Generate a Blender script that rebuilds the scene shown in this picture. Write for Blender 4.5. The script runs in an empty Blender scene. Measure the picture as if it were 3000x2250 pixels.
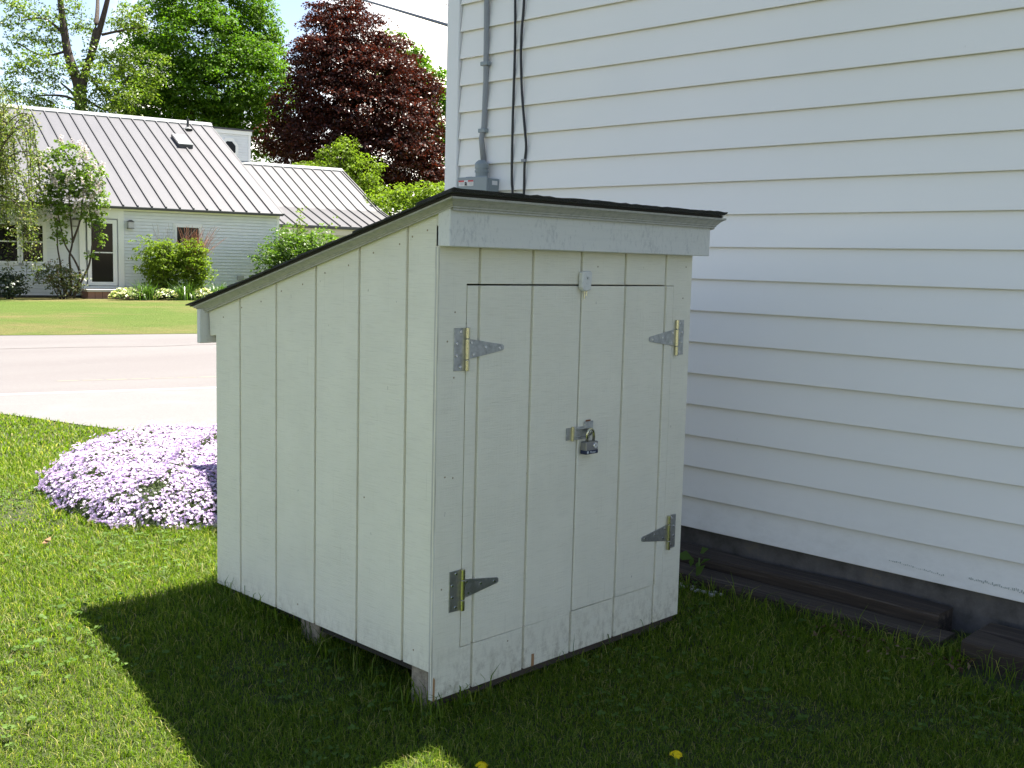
import bpy, math, random
import numpy as np
from mathutils import Matrix, Vector, Euler
S = bpy.context.scene
COL = S.collection
RS = np.random.RandomState(7)
rnd = random.Random(11)

# ------------------------------------------------------------------ camera, sky, sun, exposure
CAM = Vector((-1.8458, -2.0718, 1.1615))
CR = Vector((0.7011239, -0.7126065, 0.0248424))
CU = Vector((0.0619543, 0.0955904, 0.9934909))
CF = Vector((0.7103428, 0.6950211, -0.1111697))
cam_d = bpy.data.cameras.new('camera'); cam = bpy.data.objects.new('camera', cam_d); COL.objects.link(cam)
cam_d.sensor_width = 36.0; cam_d.lens = 3185.26 / 3000 * 36
cam_d.clip_start = 0.05; cam_d.clip_end = 3000
cam.matrix_world = Matrix(((CR.x, CU.x, -CF.x, CAM.x), (CR.y, CU.y, -CF.y, CAM.y), (CR.z, CU.z, -CF.z, CAM.z), (0, 0, 0, 1)))
S.camera = cam
SUN = Vector((0.41, 0.03, 0.955)).normalized()
world = bpy.data.worlds.new('World'); S.world = world; world.use_nodes = True
nt = world.node_tree; nt.nodes.clear()
def WN(t, **k):
    n = nt.nodes.new(t)
    for a, b in k.items(): setattr(n, a, b)
    return n
wo = WN('ShaderNodeOutputWorld'); bg = WN('ShaderNodeBackground'); sky = WN('ShaderNodeTexSky')
sky.sky_type = 'NISHITA'; sky.sun_disc = False
sky.sun_elevation = math.asin(SUN.z); sky.sun_rotation = math.atan2(SUN.x, SUN.y)
sky.altitude = 2200; sky.air_density = 1.0; sky.dust_density = 0.25; sky.ozone_density = 2.2
bg.inputs['Strength'].default_value = 0.066
tc = WN('ShaderNodeTexCoord'); nz = WN('ShaderNodeTexNoise'); nz.inputs['Scale'].default_value = 2.2
nz.inputs['Detail'].default_value = 7; nz.inputs['Roughness'].default_value = 0.55; nz.inputs['Distortion'].default_value = 0.3
mp = WN('ShaderNodeMapping'); mp.inputs['Scale'].default_value = (1, 1, 2.2); mp.inputs['Location'].default_value = (3.1, 0.4, 0.0)
dt = WN('ShaderNodeVectorMath', operation='DOT_PRODUCT'); dt.inputs[1].default_value = (0.7, 0.1, 0.0)
ad = WN('ShaderNodeMath', operation='MULTIPLY_ADD'); ad.inputs[1].default_value = 1.5
rp = WN('ShaderNodeMapRange'); rp.interpolation_type = 'SMOOTHSTEP'
rp.inputs['From Min'].default_value = 1.11; rp.inputs['From Max'].default_value = 1.24
mxc = WN('ShaderNodeMix', data_type='RGBA'); mxc.inputs[7].default_value = (12.2, 11.0, 9.4, 1)
L = nt.links.new
L(tc.outputs['Generated'], mp.inputs['Vector']); L(mp.outputs['Vector'], nz.inputs['Vector'])
L(tc.outputs['Generated'], dt.inputs[0]); L(dt.outputs['Value'], ad.inputs[0]); L(nz.outputs['Fac'], ad.inputs[2])
L(ad.outputs[0], rp.inputs['Value']); L(rp.outputs[0], mxc.inputs[0]); tn = WN('ShaderNodeMix', data_type='RGBA', blend_type='MULTIPLY'); tn.inputs[0].default_value = 1.0; tn.inputs[7].default_value = (1.22, 0.985, 0.82, 1)
L(sky.outputs['Color'], tn.inputs[6]); L(tn.outputs[2], mxc.inputs[6])
L(mxc.outputs[2], bg.inputs['Color']); L(bg.outputs[0], wo.inputs['Surface'])
sun_d = bpy.data.lights.new('sun', 'SUN'); sun = bpy.data.objects.new('sun', sun_d); COL.objects.link(sun)
sun_d.energy = 4.4; sun_d.angle = math.radians(0.53); sun_d.color = (1.0, 0.945, 0.86)
sun.rotation_euler = SUN.to_track_quat('Z', 'Y').to_euler(); sun.location = (6, 0, 20)
S.view_settings.view_transform = 'Standard'; S.view_settings.look = 'None'
S.view_settings.gamma = 1; S.view_settings.use_curve_mapping = False
S.view_settings.exposure = 2.2

# ------------------------------------------------------------------ helpers
DPX = 3000 / 2212
def ray(dx, dy):
    return CF + CR * ((dx * DPX - 1500) / 3185.26) - CU * ((dy * DPX - 1125) / 3185.26)
def place(dx, dy, depth): return CAM + ray(dx, dy) * depth
def smooth(a, b, x):
    t = np.clip((x - a) / (b - a), 0, 1); return t * t * (3 - 2 * t)
def ground_z(x, y):
    x = np.asarray(x, float); y = np.asarray(y, float)
    z = -0.045 + 0.095 * smooth(-0.1, 1.2, y) * (1 - .8 * smooth(1.05, 1.5, x) * (1 - smooth(1.5, 2.2, y)))
    z = z - 0.05 * smooth(2.2, 4.6, y)
    z = z - 0.03 * smooth(-1.0, -3.0, y)
    far = smooth(13.5, 27, y + 0.21 * x - 2.0)
    return z - 0.13 * far

def tag(o, label=None, cat=None, group=None, kind=None):
    if label: o['label'] = label
    if cat: o['category'] = cat
    if group: o['group'] = group
    if kind: o['kind'] = kind
    return o
def empty(name, loc=(0, 0, 0), rz=0.0, **k):
    o = bpy.data.objects.new(name, None); o.empty_display_size = 0.1
    COL.objects.link(o); o.location = loc; o.rotation_euler = (0, 0, rz)
    return tag(o, **k)
def link(name, me, mat, parent=None, smooth_=False):
    o = bpy.data.objects.new(name, me); COL.objects.link(o)
    if mat is not None and not me.materials: me.materials.append(mat)
    if parent is not None: o.parent = parent
    if smooth_: me.polygons.foreach_set('use_smooth', [True] * len(me.polygons))
    return o
class MB:
    def __init__(s): s.v = []; s.f = []
    def add(s, vs, fs):
        b = len(s.v); s.v += [tuple(p) for p in vs]; s.f += [tuple(i + b for i in q) for q in fs]; return s
    def box(s, x0, x1, y0, y1, z0, z1):
        return s.hexa([(x0, y0, z0), (x1, y0, z0), (x1, y1, z0), (x0, y1, z0), (x0, y0, z1), (x1, y0, z1), (x1, y1, z1), (x0, y1, z1)])
    def hexa(s, p):
        return s.add(p, [(0, 3, 2, 1), (4, 5, 6, 7), (0, 1, 5, 4), (1, 2, 6, 5), (2, 3, 7, 6), (3, 0, 4, 7)])
    def prism(s, a, b):            # two matching outlines
        n = len(a)
        return s.add(list(a) + list(b), [tuple(range(n))[::-1], tuple(range(n, 2 * n))] + [(i, (i + 1) % n, n + (i + 1) % n, n + i) for i in range(n)])
    def tube(s, pts, rad, n=8, cap=True):
        pts = [Vector(p) for p in pts]; rad = [rad] * len(pts) if isinstance(rad, (int, float)) else rad
        vs = []; fs = []
        up = Vector((0.3, 0.2, 1)).normalized()
        for i, p in enumerate(pts):
            t = (pts[min(i + 1, len(pts) - 1)] - pts[max(i - 1, 0)]).normalized()
            a = t.cross(up)
            if a.length < 1e-3: a = t.cross(Vector((1, 0, 0)))
            a.normalize(); b = t.cross(a)
            for k in range(n):
                w = 2 * math.pi * k / n
                vs.append(p + (a * math.cos(w) + b * math.sin(w)) * rad[i])
        for i in range(len(pts) - 1):
            for k in range(n):
                fs.append((i * n + k, i * n + (k + 1) % n, (i + 1) * n + (k + 1) % n, (i + 1) * n + k))
        if cap: fs += [tuple(range(n))[::-1], tuple(range((len(pts) - 1) * n, len(pts) * n))]
        return s.add(vs, fs)
    def mesh(s, name):
        me = bpy.data.meshes.new(name); me.from_pydata(s.v, [], s.f); me.update()
        import bmesh
        bm = bmesh.new(); bm.from_mesh(me); bmesh.ops.recalc_face_normals(bm, faces=bm.faces); bm.to_mesh(me); bm.free()
        return me
    def build(s, name, mat, parent=None, bev=0, smooth_=False, seg=1):
        o = link(name, s.mesh(name), mat, parent, smooth_)
        if bev:
            m = o.modifiers.new('bevel', 'BEVEL'); m.width = bev; m.segments = seg; m.limit_method = 'ANGLE'; m.angle_limit = math.radians(40)
        return o
def np_mesh(name, verts, faces_flat, per, mat, parent=None):
    """verts (n,3); faces as a list of (array of indices, corners per face)"""
    me = bpy.data.meshes.new(name)
    me.vertices.add(len(verts)); me.vertices.foreach_set('co', np.ascontiguousarray(verts, np.float32).ravel())
    idx = np.concatenate([f.ravel() for f in faces_flat]); tot = np.concatenate([np.full(len(f), p) for f, p in zip(faces_flat, per)])
    me.loops.add(len(idx)); me.loops.foreach_set('vertex_index', idx.astype(np.int32))
    me.polygons.add(len(tot)); st = np.concatenate([[0], np.cumsum(tot)[:-1]])
    me.polygons.foreach_set('loop_start', st.astype(np.int32))
    me.polygons.foreach_set('loop_total', tot.astype(np.int32))
    me.update(calc_edges=True); me.validate()
    return link(name, me, mat, parent)

# ------------------------------------------------------------------ materials
def M(name, col=(.5, .5, .5), rough=.6, metal=0.0, spec=.5):
    m = bpy.data.materials.new(name); m.use_nodes = True
    b = m.node_tree.nodes['Principled BSDF']
    b.inputs['Base Color'].default_value = (*col, 1); b.inputs['Roughness'].default_value = rough
    b.inputs['Metallic'].default_value = metal; b.inputs['Specular IOR Level'].default_value = spec
    return m
def N(m, t, **k):
    n = m.node_tree.nodes.new(t)
    for a, b in k.items(): setattr(n, a, b)
    return n
def lk(m, a, b): m.node_tree.links.new(a, b)
def bsdf(m): return m.node_tree.nodes['Principled BSDF']
def coords(m, scale=(1, 1, 1), kind='Object', rot=(0, 0, 0)):
    t = N(m, 'ShaderNodeTexCoord'); p = N(m, 'ShaderNodeMapping'); p.inputs['Scale'].default_value = scale; p.inputs['Rotation'].default_value = rot
    lk(m, t.outputs[kind], p.inputs['Vector']); return p.outputs['Vector']
def noise(m, vec, scale=5, detail=4, rough=.6, dist=0):
    n = N(m, 'ShaderNodeTexNoise'); n.inputs['Scale'].default_value = scale; n.inputs['Detail'].default_value = detail
    n.inputs['Roughness'].default_value = rough; n.inputs['Distortion'].default_value = dist
    lk(m, vec, n.inputs['Vector']); return n.outputs['Fac']
def ramp(m, fac, stops):
    r = N(m, 'ShaderNodeValToRGB'); e = r.color_ramp.elements
    while len(e) < len(stops): e.new(0.5)
    for i, (p, c) in enumerate(stops):
        e[i].position = p; e[i].color = (*c, 1) if len(c) == 3 else c
    lk(m, fac, r.inputs['Fac']); return r.outputs['Color']
def mix(m, fac, a, b, mode='MIX'):
    n = N(m, 'ShaderNodeMix', data_type='RGBA', blend_type=mode)
    for s, i in ((fac, 0), (a, 6), (b, 7)):
        if isinstance(s, (int, float)): n.inputs[i].default_value = s
        elif isinstance(s, tuple): n.inputs[i].default_value = (*s, 1)
        else: lk(m, s, n.inputs[i])
    return n.outputs[2]
def bump(m, h, strength=.3, dist=.01):
    b = N(m, 'ShaderNodeBump'); b.inputs['Strength'].default_value = strength; b.inputs['Distance'].default_value = dist
    lk(m, h, b.inputs['Height']); lk(m, b.outputs['Normal'], bsdf(m).inputs['Normal'])
def rng(m, fac, a, b, c=0., d=1.):
    r = N(m, 'ShaderNodeMapRange'); lk(m, fac, r.inputs['Value'])
    for k_, v_ in zip(('From Min', 'From Max', 'To Min', 'To Max'), (a, b, c, d)): r.inputs[k_].default_value = v_
    return r.outputs[0]
def addm(m, a, b, w=1.0):
    n = N(m, 'ShaderNodeMath', operation='MULTIPLY_ADD'); lk(m, b, n.inputs[0]); n.inputs[1].default_value = w; lk(m, a, n.inputs[2]); return n.outputs[0]

def rough_paint(name, base, dirt, saw_dir):
    """painted rough-sawn plywood: horizontal saw strokes, vertical checks, small stains"""
    m = M(name, base, .62, spec=.35)
    saw = noise(m, coords(m, (13, 13, 420) if saw_dir == 'h' else (90, 90, 4)), 1.0, 3, .65, .4)
    chk = noise(m, coords(m, (170, 170, 5)), 1.0, 3, .7, .2)
    fine = noise(m, coords(m), 320, 2, .6)
    bl = noise(m, coords(m), 5.5, 4, .6)
    spots = noise(m, coords(m, (1, 1, .55)), 46, 3, .6)
    c = mix(m, rng(m, bl, .3, .7), base, tuple(x * .93 for x in base))
    c = mix(m, rng(m, saw, .52, .76, 0, .30), c, dirt)
    c = mix(m, rng(m, chk, .64, .78, 0, .45), c, dirt)
    c = mix(m, rng(m, spots, .72, .76, 0, .55), c, tuple(x * .55 for x in dirt))
    tx = N(m, 'ShaderNodeTexCoord'); xx = N(m, 'ShaderNodeSeparateXYZ'); lk(m, tx.outputs['Object'], xx.inputs[0])
    sp = noise(m, coords(m, (1, 1, .6)), 38, 5, .75); mu = N(m, 'ShaderNodeMath', operation='MULTIPLY')
    lk(m, rng(m, xx.outputs['Z'], .0, .17, .75, 0), mu.inputs[0]); lk(m, rng(m, sp, .46, .66), mu.inputs[1])
    c = mix(m, mu.outputs[0], c, (.40, .36, .27))
    lk(m, c, bsdf(m).inputs['Base Color'])
    h = addm(m, saw, fine, .35); h = addm(m, h, chk, .45)
    bump(m, h, .55, .0035)
    return m
mat_shed = rough_paint('shed_paint', (.845, .815, .69), (.46, .43, .34), 'h')
mat_trim = M('trim_paint', (.68, .685, .67), .5)
_v = coords(mat_trim, (3, 60, 60)); _n = noise(mat_trim, _v, 1, 4, .65); _n2 = noise(mat_trim, coords(mat_trim, (1, 1, .45)), 85, 4, .75); _n3 = noise(mat_trim, coords(mat_trim), 7, 3, .6); _n2 = addm(mat_trim, _n2, _n3, .55)
_c = mix(mat_trim, rng(mat_trim, _n2, .82, 1.0, 0, .45), (.66, .66, .63), (.33, .34, .35))
_c = mix(mat_trim, rng(mat_trim, _n, .55, .75, 0, .3), _c, (.42, .43, .42)); lk(mat_trim, _c, bsdf(mat_trim).inputs['Base Color']); bump(mat_trim, _n, .3, .002)
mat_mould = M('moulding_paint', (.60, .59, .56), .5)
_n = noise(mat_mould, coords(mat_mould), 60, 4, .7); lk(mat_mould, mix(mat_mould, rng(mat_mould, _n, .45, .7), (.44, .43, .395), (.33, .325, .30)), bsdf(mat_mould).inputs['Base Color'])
mat_ply = M('plywood_edge', (.66, .64, .56), .8)
_n = noise(mat_ply, coords(mat_ply, (30, 480, 6)), 1, 3, .6); lk(mat_ply, mix(mat_ply, rng(mat_ply, _n, .42, .68), (.68, .66, .6), (.30, .26, .2)), bsdf(mat_ply).inputs['Base Color']); bump(mat_ply, _n, .6, .003)
mat_dark = M('dark_inside', (.03, .026, .022), .95)
mat_sill = M('dark_treated_timber', (.07, .052, .042), .9)
mat_bare = M('bare_wood', (.36, .2, .09), .8)
mat_block = M('weathered_block', (.34, .29, .22), .95)
_n = noise(mat_block, coords(mat_block), 60, 5, .7); lk(mat_block, ramp(mat_block, _n, [(.3, (.16, .13, .1)), (.7, (.42, .36, .28))]), bsdf(mat_block).inputs['Base Color']); bump(mat_block, _n, .5, .006)
mat_shingle = M('asphalt_shingle', (.02, .02, .02), .85)
_n = noise(mat_shingle, coords(mat_shingle), 900, 2, .8); lk(mat_shingle, ramp(mat_shingle, _n, [(.35, (.012, .012, .012)), (.62, (.05, .05, .048)), (.74, (.35, .35, .33))]), bsdf(mat_shingle).inputs['Base Color']); bump(mat_shingle, _n, 1.0, .003)
mat_zinc = M('zinc_plate', (.46, .47, .47), .38, 1.0)
_n = noise(mat_zinc, coords(mat_zinc), 70, 4, .6); lk(mat_zinc, rng(mat_zinc, _n, .3, .7, .3, .55), bsdf(mat_zinc).inputs['Roughness']); lk(mat_zinc, mix(mat_zinc, rng(mat_zinc, _n, .35, .7), (.52, .53, .53), (.36, .37, .37)), bsdf(mat_zinc).inputs['Base Color'])
mat_brass = M('yellow_zinc', (.60, .57, .40), .24, 1.0)
mat_steel = M('dark_steel', (.30, .295, .29), .42, .85)
mat_lockband = M('blue_black_bumper', (.012, .02, .06), .5)
mat_white_print = M('white_print', (.6, .62, .66), .6)
mat_chrome = M('bright_steel', (.72, .72, .72), .22, 1.0)
mat_rust = M('rust', (.22, .09, .04), .9)
mat_vinyl = M('vinyl_siding', (.74, .735, .72), .42, spec=.4)
_n = noise(mat_vinyl, coords(mat_vinyl, (60, 2.5, 60)), 1, 3, .6); _g = noise(mat_vinyl, coords(mat_vinyl), 1.1, 3, .5); _s = noise(mat_vinyl, coords(mat_vinyl), 17, 4, .6)
_c = mix(mat_vinyl, rng(mat_vinyl, _g, .35, .7), (.86, .835, .785), (.82, .80, .755)); _c = mix(mat_vinyl, rng(mat_vinyl, _s, .73, .77, 0, .3), _c, (.4, .36, .3))
_t = N(mat_vinyl, 'ShaderNodeTexCoord'); _x = N(mat_vinyl, 'ShaderNodeSeparateXYZ'); lk(mat_vinyl, _t.outputs['Object'], _x.inputs[0])
_d = noise(mat_vinyl, coords(mat_vinyl, (1, 1, 2)), 13, 5, .7); _k = N(mat_vinyl, 'ShaderNodeMath', operation='MULTIPLY'); lk(mat_vinyl, rng(mat_vinyl, _x.outputs['Z'], .11, .36, 1, 0), _k.inputs[0]); lk(mat_vinyl, rng(mat_vinyl, _d, .42, .72), _k.inputs[1])
_k2 = N(mat_vinyl, 'ShaderNodeMath', operation='MULTIPLY'); lk(mat_vinyl, _k.outputs[0], _k2.inputs[0]); _k2.inputs[1].default_value = .22
_c = mix(mat_vinyl, _k2.outputs[0], _c, (.45, .42, .36)); lk(mat_vinyl, _c, bsdf(mat_vinyl).inputs['Base Color']); bump(mat_vinyl, _n, .12, .002)
mat_white = M('white_trim', (.76, .76, .745), .45)
mat_found = M('foundation_concrete', (.105, .098, .092), .95)
_n = noise(mat_found, coords(mat_found), 9, 6, .7); lk(mat_found, ramp(mat_found, _n, [(.3, (.06, .055, .05)), (.6, (.13, .12, .115)), (.78, (.2, .16, .11))]), bsdf(mat_found).inputs['Base Color']); bump(mat_found, _n, .4, .01)
mat_timber = M('weathered_timber', (.1, .075, .055), .9)
_n = noise(mat_timber, coords(mat_timber, (60, 2.2, 60)), 1, 5, .65); lk(mat_timber, ramp(mat_timber, _n, [(.3, (.02, .014, .011)), (.55, (.05, .036, .026)), (.80, (.15, .12, .095))]), bsdf(mat_timber).inputs['Base Color']); bump(mat_timber, _n, .6, .008)
mat_greybox = M('grey_enamel', (.24, .275, .285), .45)
mat_conduit = M('grey_cable_sheath', (.27, .28, .29), .6)
mat_cable = M('black_cable', (.012, .012, .013), .45)
mat_label = M('label_white', (.72, .7, .68), .6); mat_red = M('label_red', (.55, .06, .07), .6); mat_black = M('black_print', (.02, .02, .02), .6); mat_greyp = M('grey_print', (.38, .38, .38), .7)

mat_road = M('sun_bleached_asphalt', (.28, .265, .255), .9)
_n = noise(mat_road, coords(mat_road), 60, 5, .75); _g = noise(mat_road, coords(mat_road, (.25, 1, 1), rot=(0, 0, .3)), .8, 4, .6); _f = noise(mat_road, coords(mat_road), 9, 4, .7)
_c = mix(mat_road, rng(mat_road, _g, .35, .68), (.118, .108, .108), (.138, .131, .130)); _c = mix(mat_road, rng(mat_road, _n, .35, .7, 0, .55), _c, (.095, .086, .086)); _c = mix(mat_road, rng(mat_road, _f, .6, .75, 0, .35), _c, (.175, .17, .168))
lk(mat_road, _c, bsdf(mat_road).inputs['Base Color']); bump(mat_road, _n, .4, .01)
mat_shoulder = M('pale_shoulder', (.42, .41, .395), .9)
_n = noise(mat_shoulder, coords(mat_shoulder), 70, 5, .75); _f = noise(mat_shoulder, coords(mat_shoulder), 2.2, 4, .6)
_c = mix(mat_shoulder, rng(mat_shoulder, _n, .38, .68, 0, .6), (.145, .141, .141), (.092, .088, .088)); _c = mix(mat_shoulder, rng(mat_shoulder, _f, .5, .7, 0, .5), _c, (.162, .159, .158)); lk(mat_shoulder, _c, bsdf(mat_shoulder).inputs['Base Color']); bump(mat_shoulder, _n, .4, .01)
mat_line = M('road_paint', (.23, .226, .224), .8); mat_yline = M('yellow_road_paint', (.165, .148, .118), .9); mat_crack = M('crack_filler', (.07, .06, .058), .9)

mat_soil = M('lawn_soil', (.05, .07, .02), 1.0)
_n = noise(mat_soil, coords(mat_soil), 14, 6, .7); lk(mat_soil, ramp(mat_soil, _n, [(.3, (.014, .018, .005)), (.6, (.038, .048, .012)), (.8, (.10, .08, .035))]), bsdf(mat_soil).inputs['Base Color']); bump(mat_soil, _n, .6, .03)
mat_lawn = M('mown_lawn', (.1, .14, .03), 1.0, spec=.2)
_n = noise(mat_lawn, coords(mat_lawn, (.5, .6, 1)), .8, 6, .7); _f = noise(mat_lawn, coords(mat_lawn, (1, 1, 1)), 26, 5, .75); _t = noise(mat_lawn, coords(mat_lawn, (.22, .2, 1), rot=(0, 0, -.25)), .9, 5, .68)
_c = mix(mat_lawn, rng(mat_lawn, _n, .35, .7), (.07, .125, .014), (.105, .145, .026)); _c = mix(mat_lawn, rng(mat_lawn, _t, .46, .60, 0, .8), _c, (.185, .15, .06)); _c = mix(mat_lawn, rng(mat_lawn, _f, .40, .68, 0, .6), _c, (.045, .055, .014))
lk(mat_lawn, _c, bsdf(mat_lawn).inputs['Base Color']); bump(mat_lawn, _f, .9, .06)

def leaf_mat(name, stops, trans=.45, rough=.5, gloss=.06, tcol=None):
    """leaf: per-leaf colour, some light through the blade, a little sheen"""
    m = bpy.data.materials.new(name); m.use_nodes = True; t = m.node_tree; t.nodes.clear()
    g = N(m, 'ShaderNodeNewGeometry'); c = ramp(m, g.outputs['Random Per Island'], stops)
    d = N(m, 'ShaderNodeBsdfDiffuse'); tr = N(m, 'ShaderNodeBsdfTranslucent'); gl = N(m, 'ShaderNodeBsdfGlossy'); gl.inputs['Roughness'].default_value = rough
    gl.inputs['Color'].default_value = (1, 1, 1, 1)
    lk(m, c, d.inputs['Color'])
    lk(m, mix(m, 1.0, c, tcol or (1.1, 1.25, .55), 'MULTIPLY'), tr.inputs['Color'])
    a = N(m, 'ShaderNodeMixShader'); a.inputs[0].default_value = trans; lk(m, d.outputs[0], a.inputs[1]); lk(m, tr.outputs[0], a.inputs[2])
    b = N(m, 'ShaderNodeMixShader'); b.inputs[0].default_value = gloss; lk(m, a.outputs[0], b.inputs[1]); lk(m, gl.outputs[0], b.inputs[2])
    o = N(m, 'ShaderNodeOutputMaterial'); lk(m, b.outputs[0], o.inputs[0]); return m
mat_grass = leaf_mat('grass_blade', [(0, (.046, .092, .006)), (.4, (.108, .178, .011)), (.75, (.18, .26, .02)), (.90, (.25, .295, .04)), (.96, (.40, .36, .12)), (1, (.44, .38, .17))], .5, .5, .012)
mat_clover = leaf_mat('clover_leaf', [(0, (.06, .12, .02)), (1, (.12, .19, .045))], .35, .6, .008)
mat_maple = leaf_mat('maple_leaf', [(0, (.055, .13, .008)), (.5, (.09, .185, .012)), (1, (.15, .25, .02))], .48, .5, .014)
mat_crim = leaf_mat('crimson_leaf', [(0, (.024, .009, .007)), (.55, (.046, .015, .010)), (1, (.10, .030, .017))], .32, .35, .022, (1.3, .7, .5))
mat_open = leaf_mat('open_tree_leaf', [(0, (.075, .135, .014)), (.6, (.14, .21, .022)), (1, (.22, .27, .04))], .5, .45, .03)
mat_lime = leaf_mat('lime_leaf', [(0, (.11, .18, .015)), (1, (.22, .29, .03))], .52, .5, .012)
mat_bush = leaf_mat('bush_leaf', [(0, (.06, .125, .014)), (.6, (.11, .20, .022)), (1, (.17, .25, .036))], .5, .45, .03)
mat_dkbush = leaf_mat('dark_bush_leaf', [(0, (.02, .04, .012)), (1, (.06, .085, .03))], .3, .45, .05)
mat_lilacleaf = leaf_mat('lilac_leaf', [(0, (.085, .155, .022)), (1, (.19, .27, .045))], .5, .5, .015)
mat_flowerw = leaf_mat('white_blossom', [(0, (.62, .52, .52)), (1, (.75, .70, .68))], .3, .6, .0, (1, 1, 1))
mat_hosta = leaf_mat('hosta_leaf', [(0, (.10, .17, .035)), (.45, (.2, .27, .07)), (.5, (.52, .52, .26)), (1, (.60, .58, .33))], .35, .45, .04)
mat_weep = leaf_mat('weeping_leaf', [(0, (.08, .13, .02)), (.7, (.16, .2, .045)), (1, (.30, .27, .13))], .5, .45, .03)
mat_russet = M('russet_twig', (.32, .13, .075), .8); mat_grtwig = M('grey_twig', (.26, .235, .21), .85)
mat_phlox = leaf_mat('phlox_petal', [(0, (.48, .35, .61)), (.4, (.66, .55, .74)), (1, (.81, .73, .85))], .3, .6, .0, (1, .9, 1.1))
mat_phleaf = leaf_mat('phlox_leaf', [(0, (.03, .05, .012)), (1, (.07, .10, .025))], .3, .5, .03)
mat_bark = M('bark', (.10, .075, .055), .95)
_n = noise(mat_bark, coords(mat_bark, (6, 6, 1.5)), 2, 5, .7); lk(mat_bark, ramp(mat_bark, _n, [(.3, (.03, .022, .017)), (.7, (.085, .064, .05))]), bsdf(mat_bark).inputs['Base Color']); bump(mat_bark, _n, .7, .05)
mat_yellow = leaf_mat('dandelion_petal', [(0, (.85, .66, .02)), (1, (.92, .78, .04))], .3, .6, 0, (1, 1, .6)); mat_stem = M('green_stem', (.12, .2, .04), .7)
mat_dry = leaf_mat('dry_leaf', [(0, (.34, .2, .12)), (1, (.36, .22, .13))], .3, .6, 0, (1, .8, .6))
mat_litter = leaf_mat('litter', [(0, (.10, .06, .035)), (1, (.30, .22, .14))], .2, .6, 0, (1, .8, .6))
# far house
mat_clap = M('clapboard_paint', (.70, .715, .73), .55)
_n = noise(mat_clap, coords(mat_clap), 3, 4, .6); lk(mat_clap, mix(mat_clap, rng(mat_clap, _n, .35, .7), (.71, .725, .74), (.65, .665, .68)), bsdf(mat_clap).inputs['Base Color'])
mat_roof = M('pale_roof_metal', (.54, .54, .555), .38, 0.0)
_n = noise(mat_roof, coords(mat_roof, (3, .6, .6)), 1.5, 4, .6); lk(mat_roof, mix(mat_roof, rng(mat_roof, _n, .35, .7), (.112, .110, .116), (.100, .098, .104)), bsdf(mat_roof).inputs['Base Color'])
mat_seam = M('roof_seam', (.05, .05, .055), .5); mat_drip = M('dark_drip_edge', (.05, .05, .055), .5)
mat_ridge = M('ridge_metal', (.21, .22, .218), .4)
mat_glass = M('window_glass', (.006, .006, .007), .08, spec=.18)
mat_screen = M('insect_screen', (.03, .03, .032), .7)
mat_beige = M('beige_trim', (.56, .50, .44), .6)
mat_lamp = M('pewter_lantern', (.14, .14, .15), .5, .6); mat_lampg = M('frosted_glass', (.45, .44, .46), .3)
mat_brick = M('step_brick', (.28, .15, .12), .9); mat_slab = M('step_slab', (.5, .46, .42), .9)

# ------------------------------------------------------------------ ground, road
def grid_sheet(name, xs, ys, mat, dz=0.0, mask=None):
    X, Y = np.meshgrid(xs, ys, indexing='ij'); Z = ground_z(X, Y) + dz
    n, m_ = X.shape; V = np.stack([X, Y, Z], -1).reshape(-1, 3)
    i, j = np.meshgrid(np.arange(n - 1), np.arange(m_ - 1), indexing='ij'); a = (i * m_ + j).ravel()
    Fq = np.stack([a, a + m_, a + m_ + 1, a + 1], -1)
    return np_mesh(name, V, [Fq], [4], mat)
xs = np.unique(np.concatenate([np.linspace(-700, -12, 12), np.linspace(-12, 8, 81), np.linspace(8, 40, 30), np.linspace(40, 800, 14)]))
ys = np.unique(np.concatenate([np.linspace(-500, -8, 9), np.linspace(-8, 8, 81), np.linspace(8, 60, 50), np.linspace(60, 1200, 16)]))
tag(grid_sheet('ground', xs, ys, mat_soil), kind='structure')
RU = Vector((1, -0.305, 0)).normalized()         # direction of the road
def line_y(x, p): return p[1] - 0.305 * (x - p[0])
NEAR = (1.45, 6.87); FAR = (3.77, 13.1)
def ribbon(name, xs_, near, far, mat, z, **k):
    m = MB(); n = len(xs_)
    m.add([(x, near(x), z) for x in xs_] + [(x, far(x), z) for x in xs_], [(i, i + 1, n + i + 1, n + i) for i in range(n - 1)])
    o = m.build(name, mat); return o
rx = list(np.linspace(-80, 120, 81))
road = tag(ribbon('road', rx, lambda x: line_y(x, NEAR), lambda x: line_y(x, FAR) + .10 * math.sin(x * 1.7) + .06 * math.sin(x * 4.1), mat_road, .008), kind='structure')
edge = [(-80, 31.8), (-30, 16.5), (-6, 9.1), (-.5, 7.28), (.5, 6.7), (.85, 6.3), (1.07, 5.84), (1.2, 5.4), (1.3, 4.98), (1.4, 4.69), (1.62, 4.45), (2.2, 4.2), (6, 3.4), (30, -3.4), (120, -31)]
m = MB()
ex = [e[0] for e in edge]
top = [(x, line_y(x, NEAR)) for x in ex]
m.add([(x, y, .008) for x, y in edge] + [(x, y, .008) for x, y in top], [(i, i + 1, len(ex) + i + 1, len(ex) + i) for i in range(len(ex) - 1)])
tag(m.build('pavement', mat_shoulder), kind='structure')
wl = ribbon('edge_line', rx, lambda x: line_y(x, NEAR) - .05 + .015 * math.sin(x * 3), lambda x: line_y(x, NEAR) + .07 + .012 * math.sin(x * 5.1), mat_line, .0092); wl.parent = road
cm = MB(); px_ = None
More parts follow.
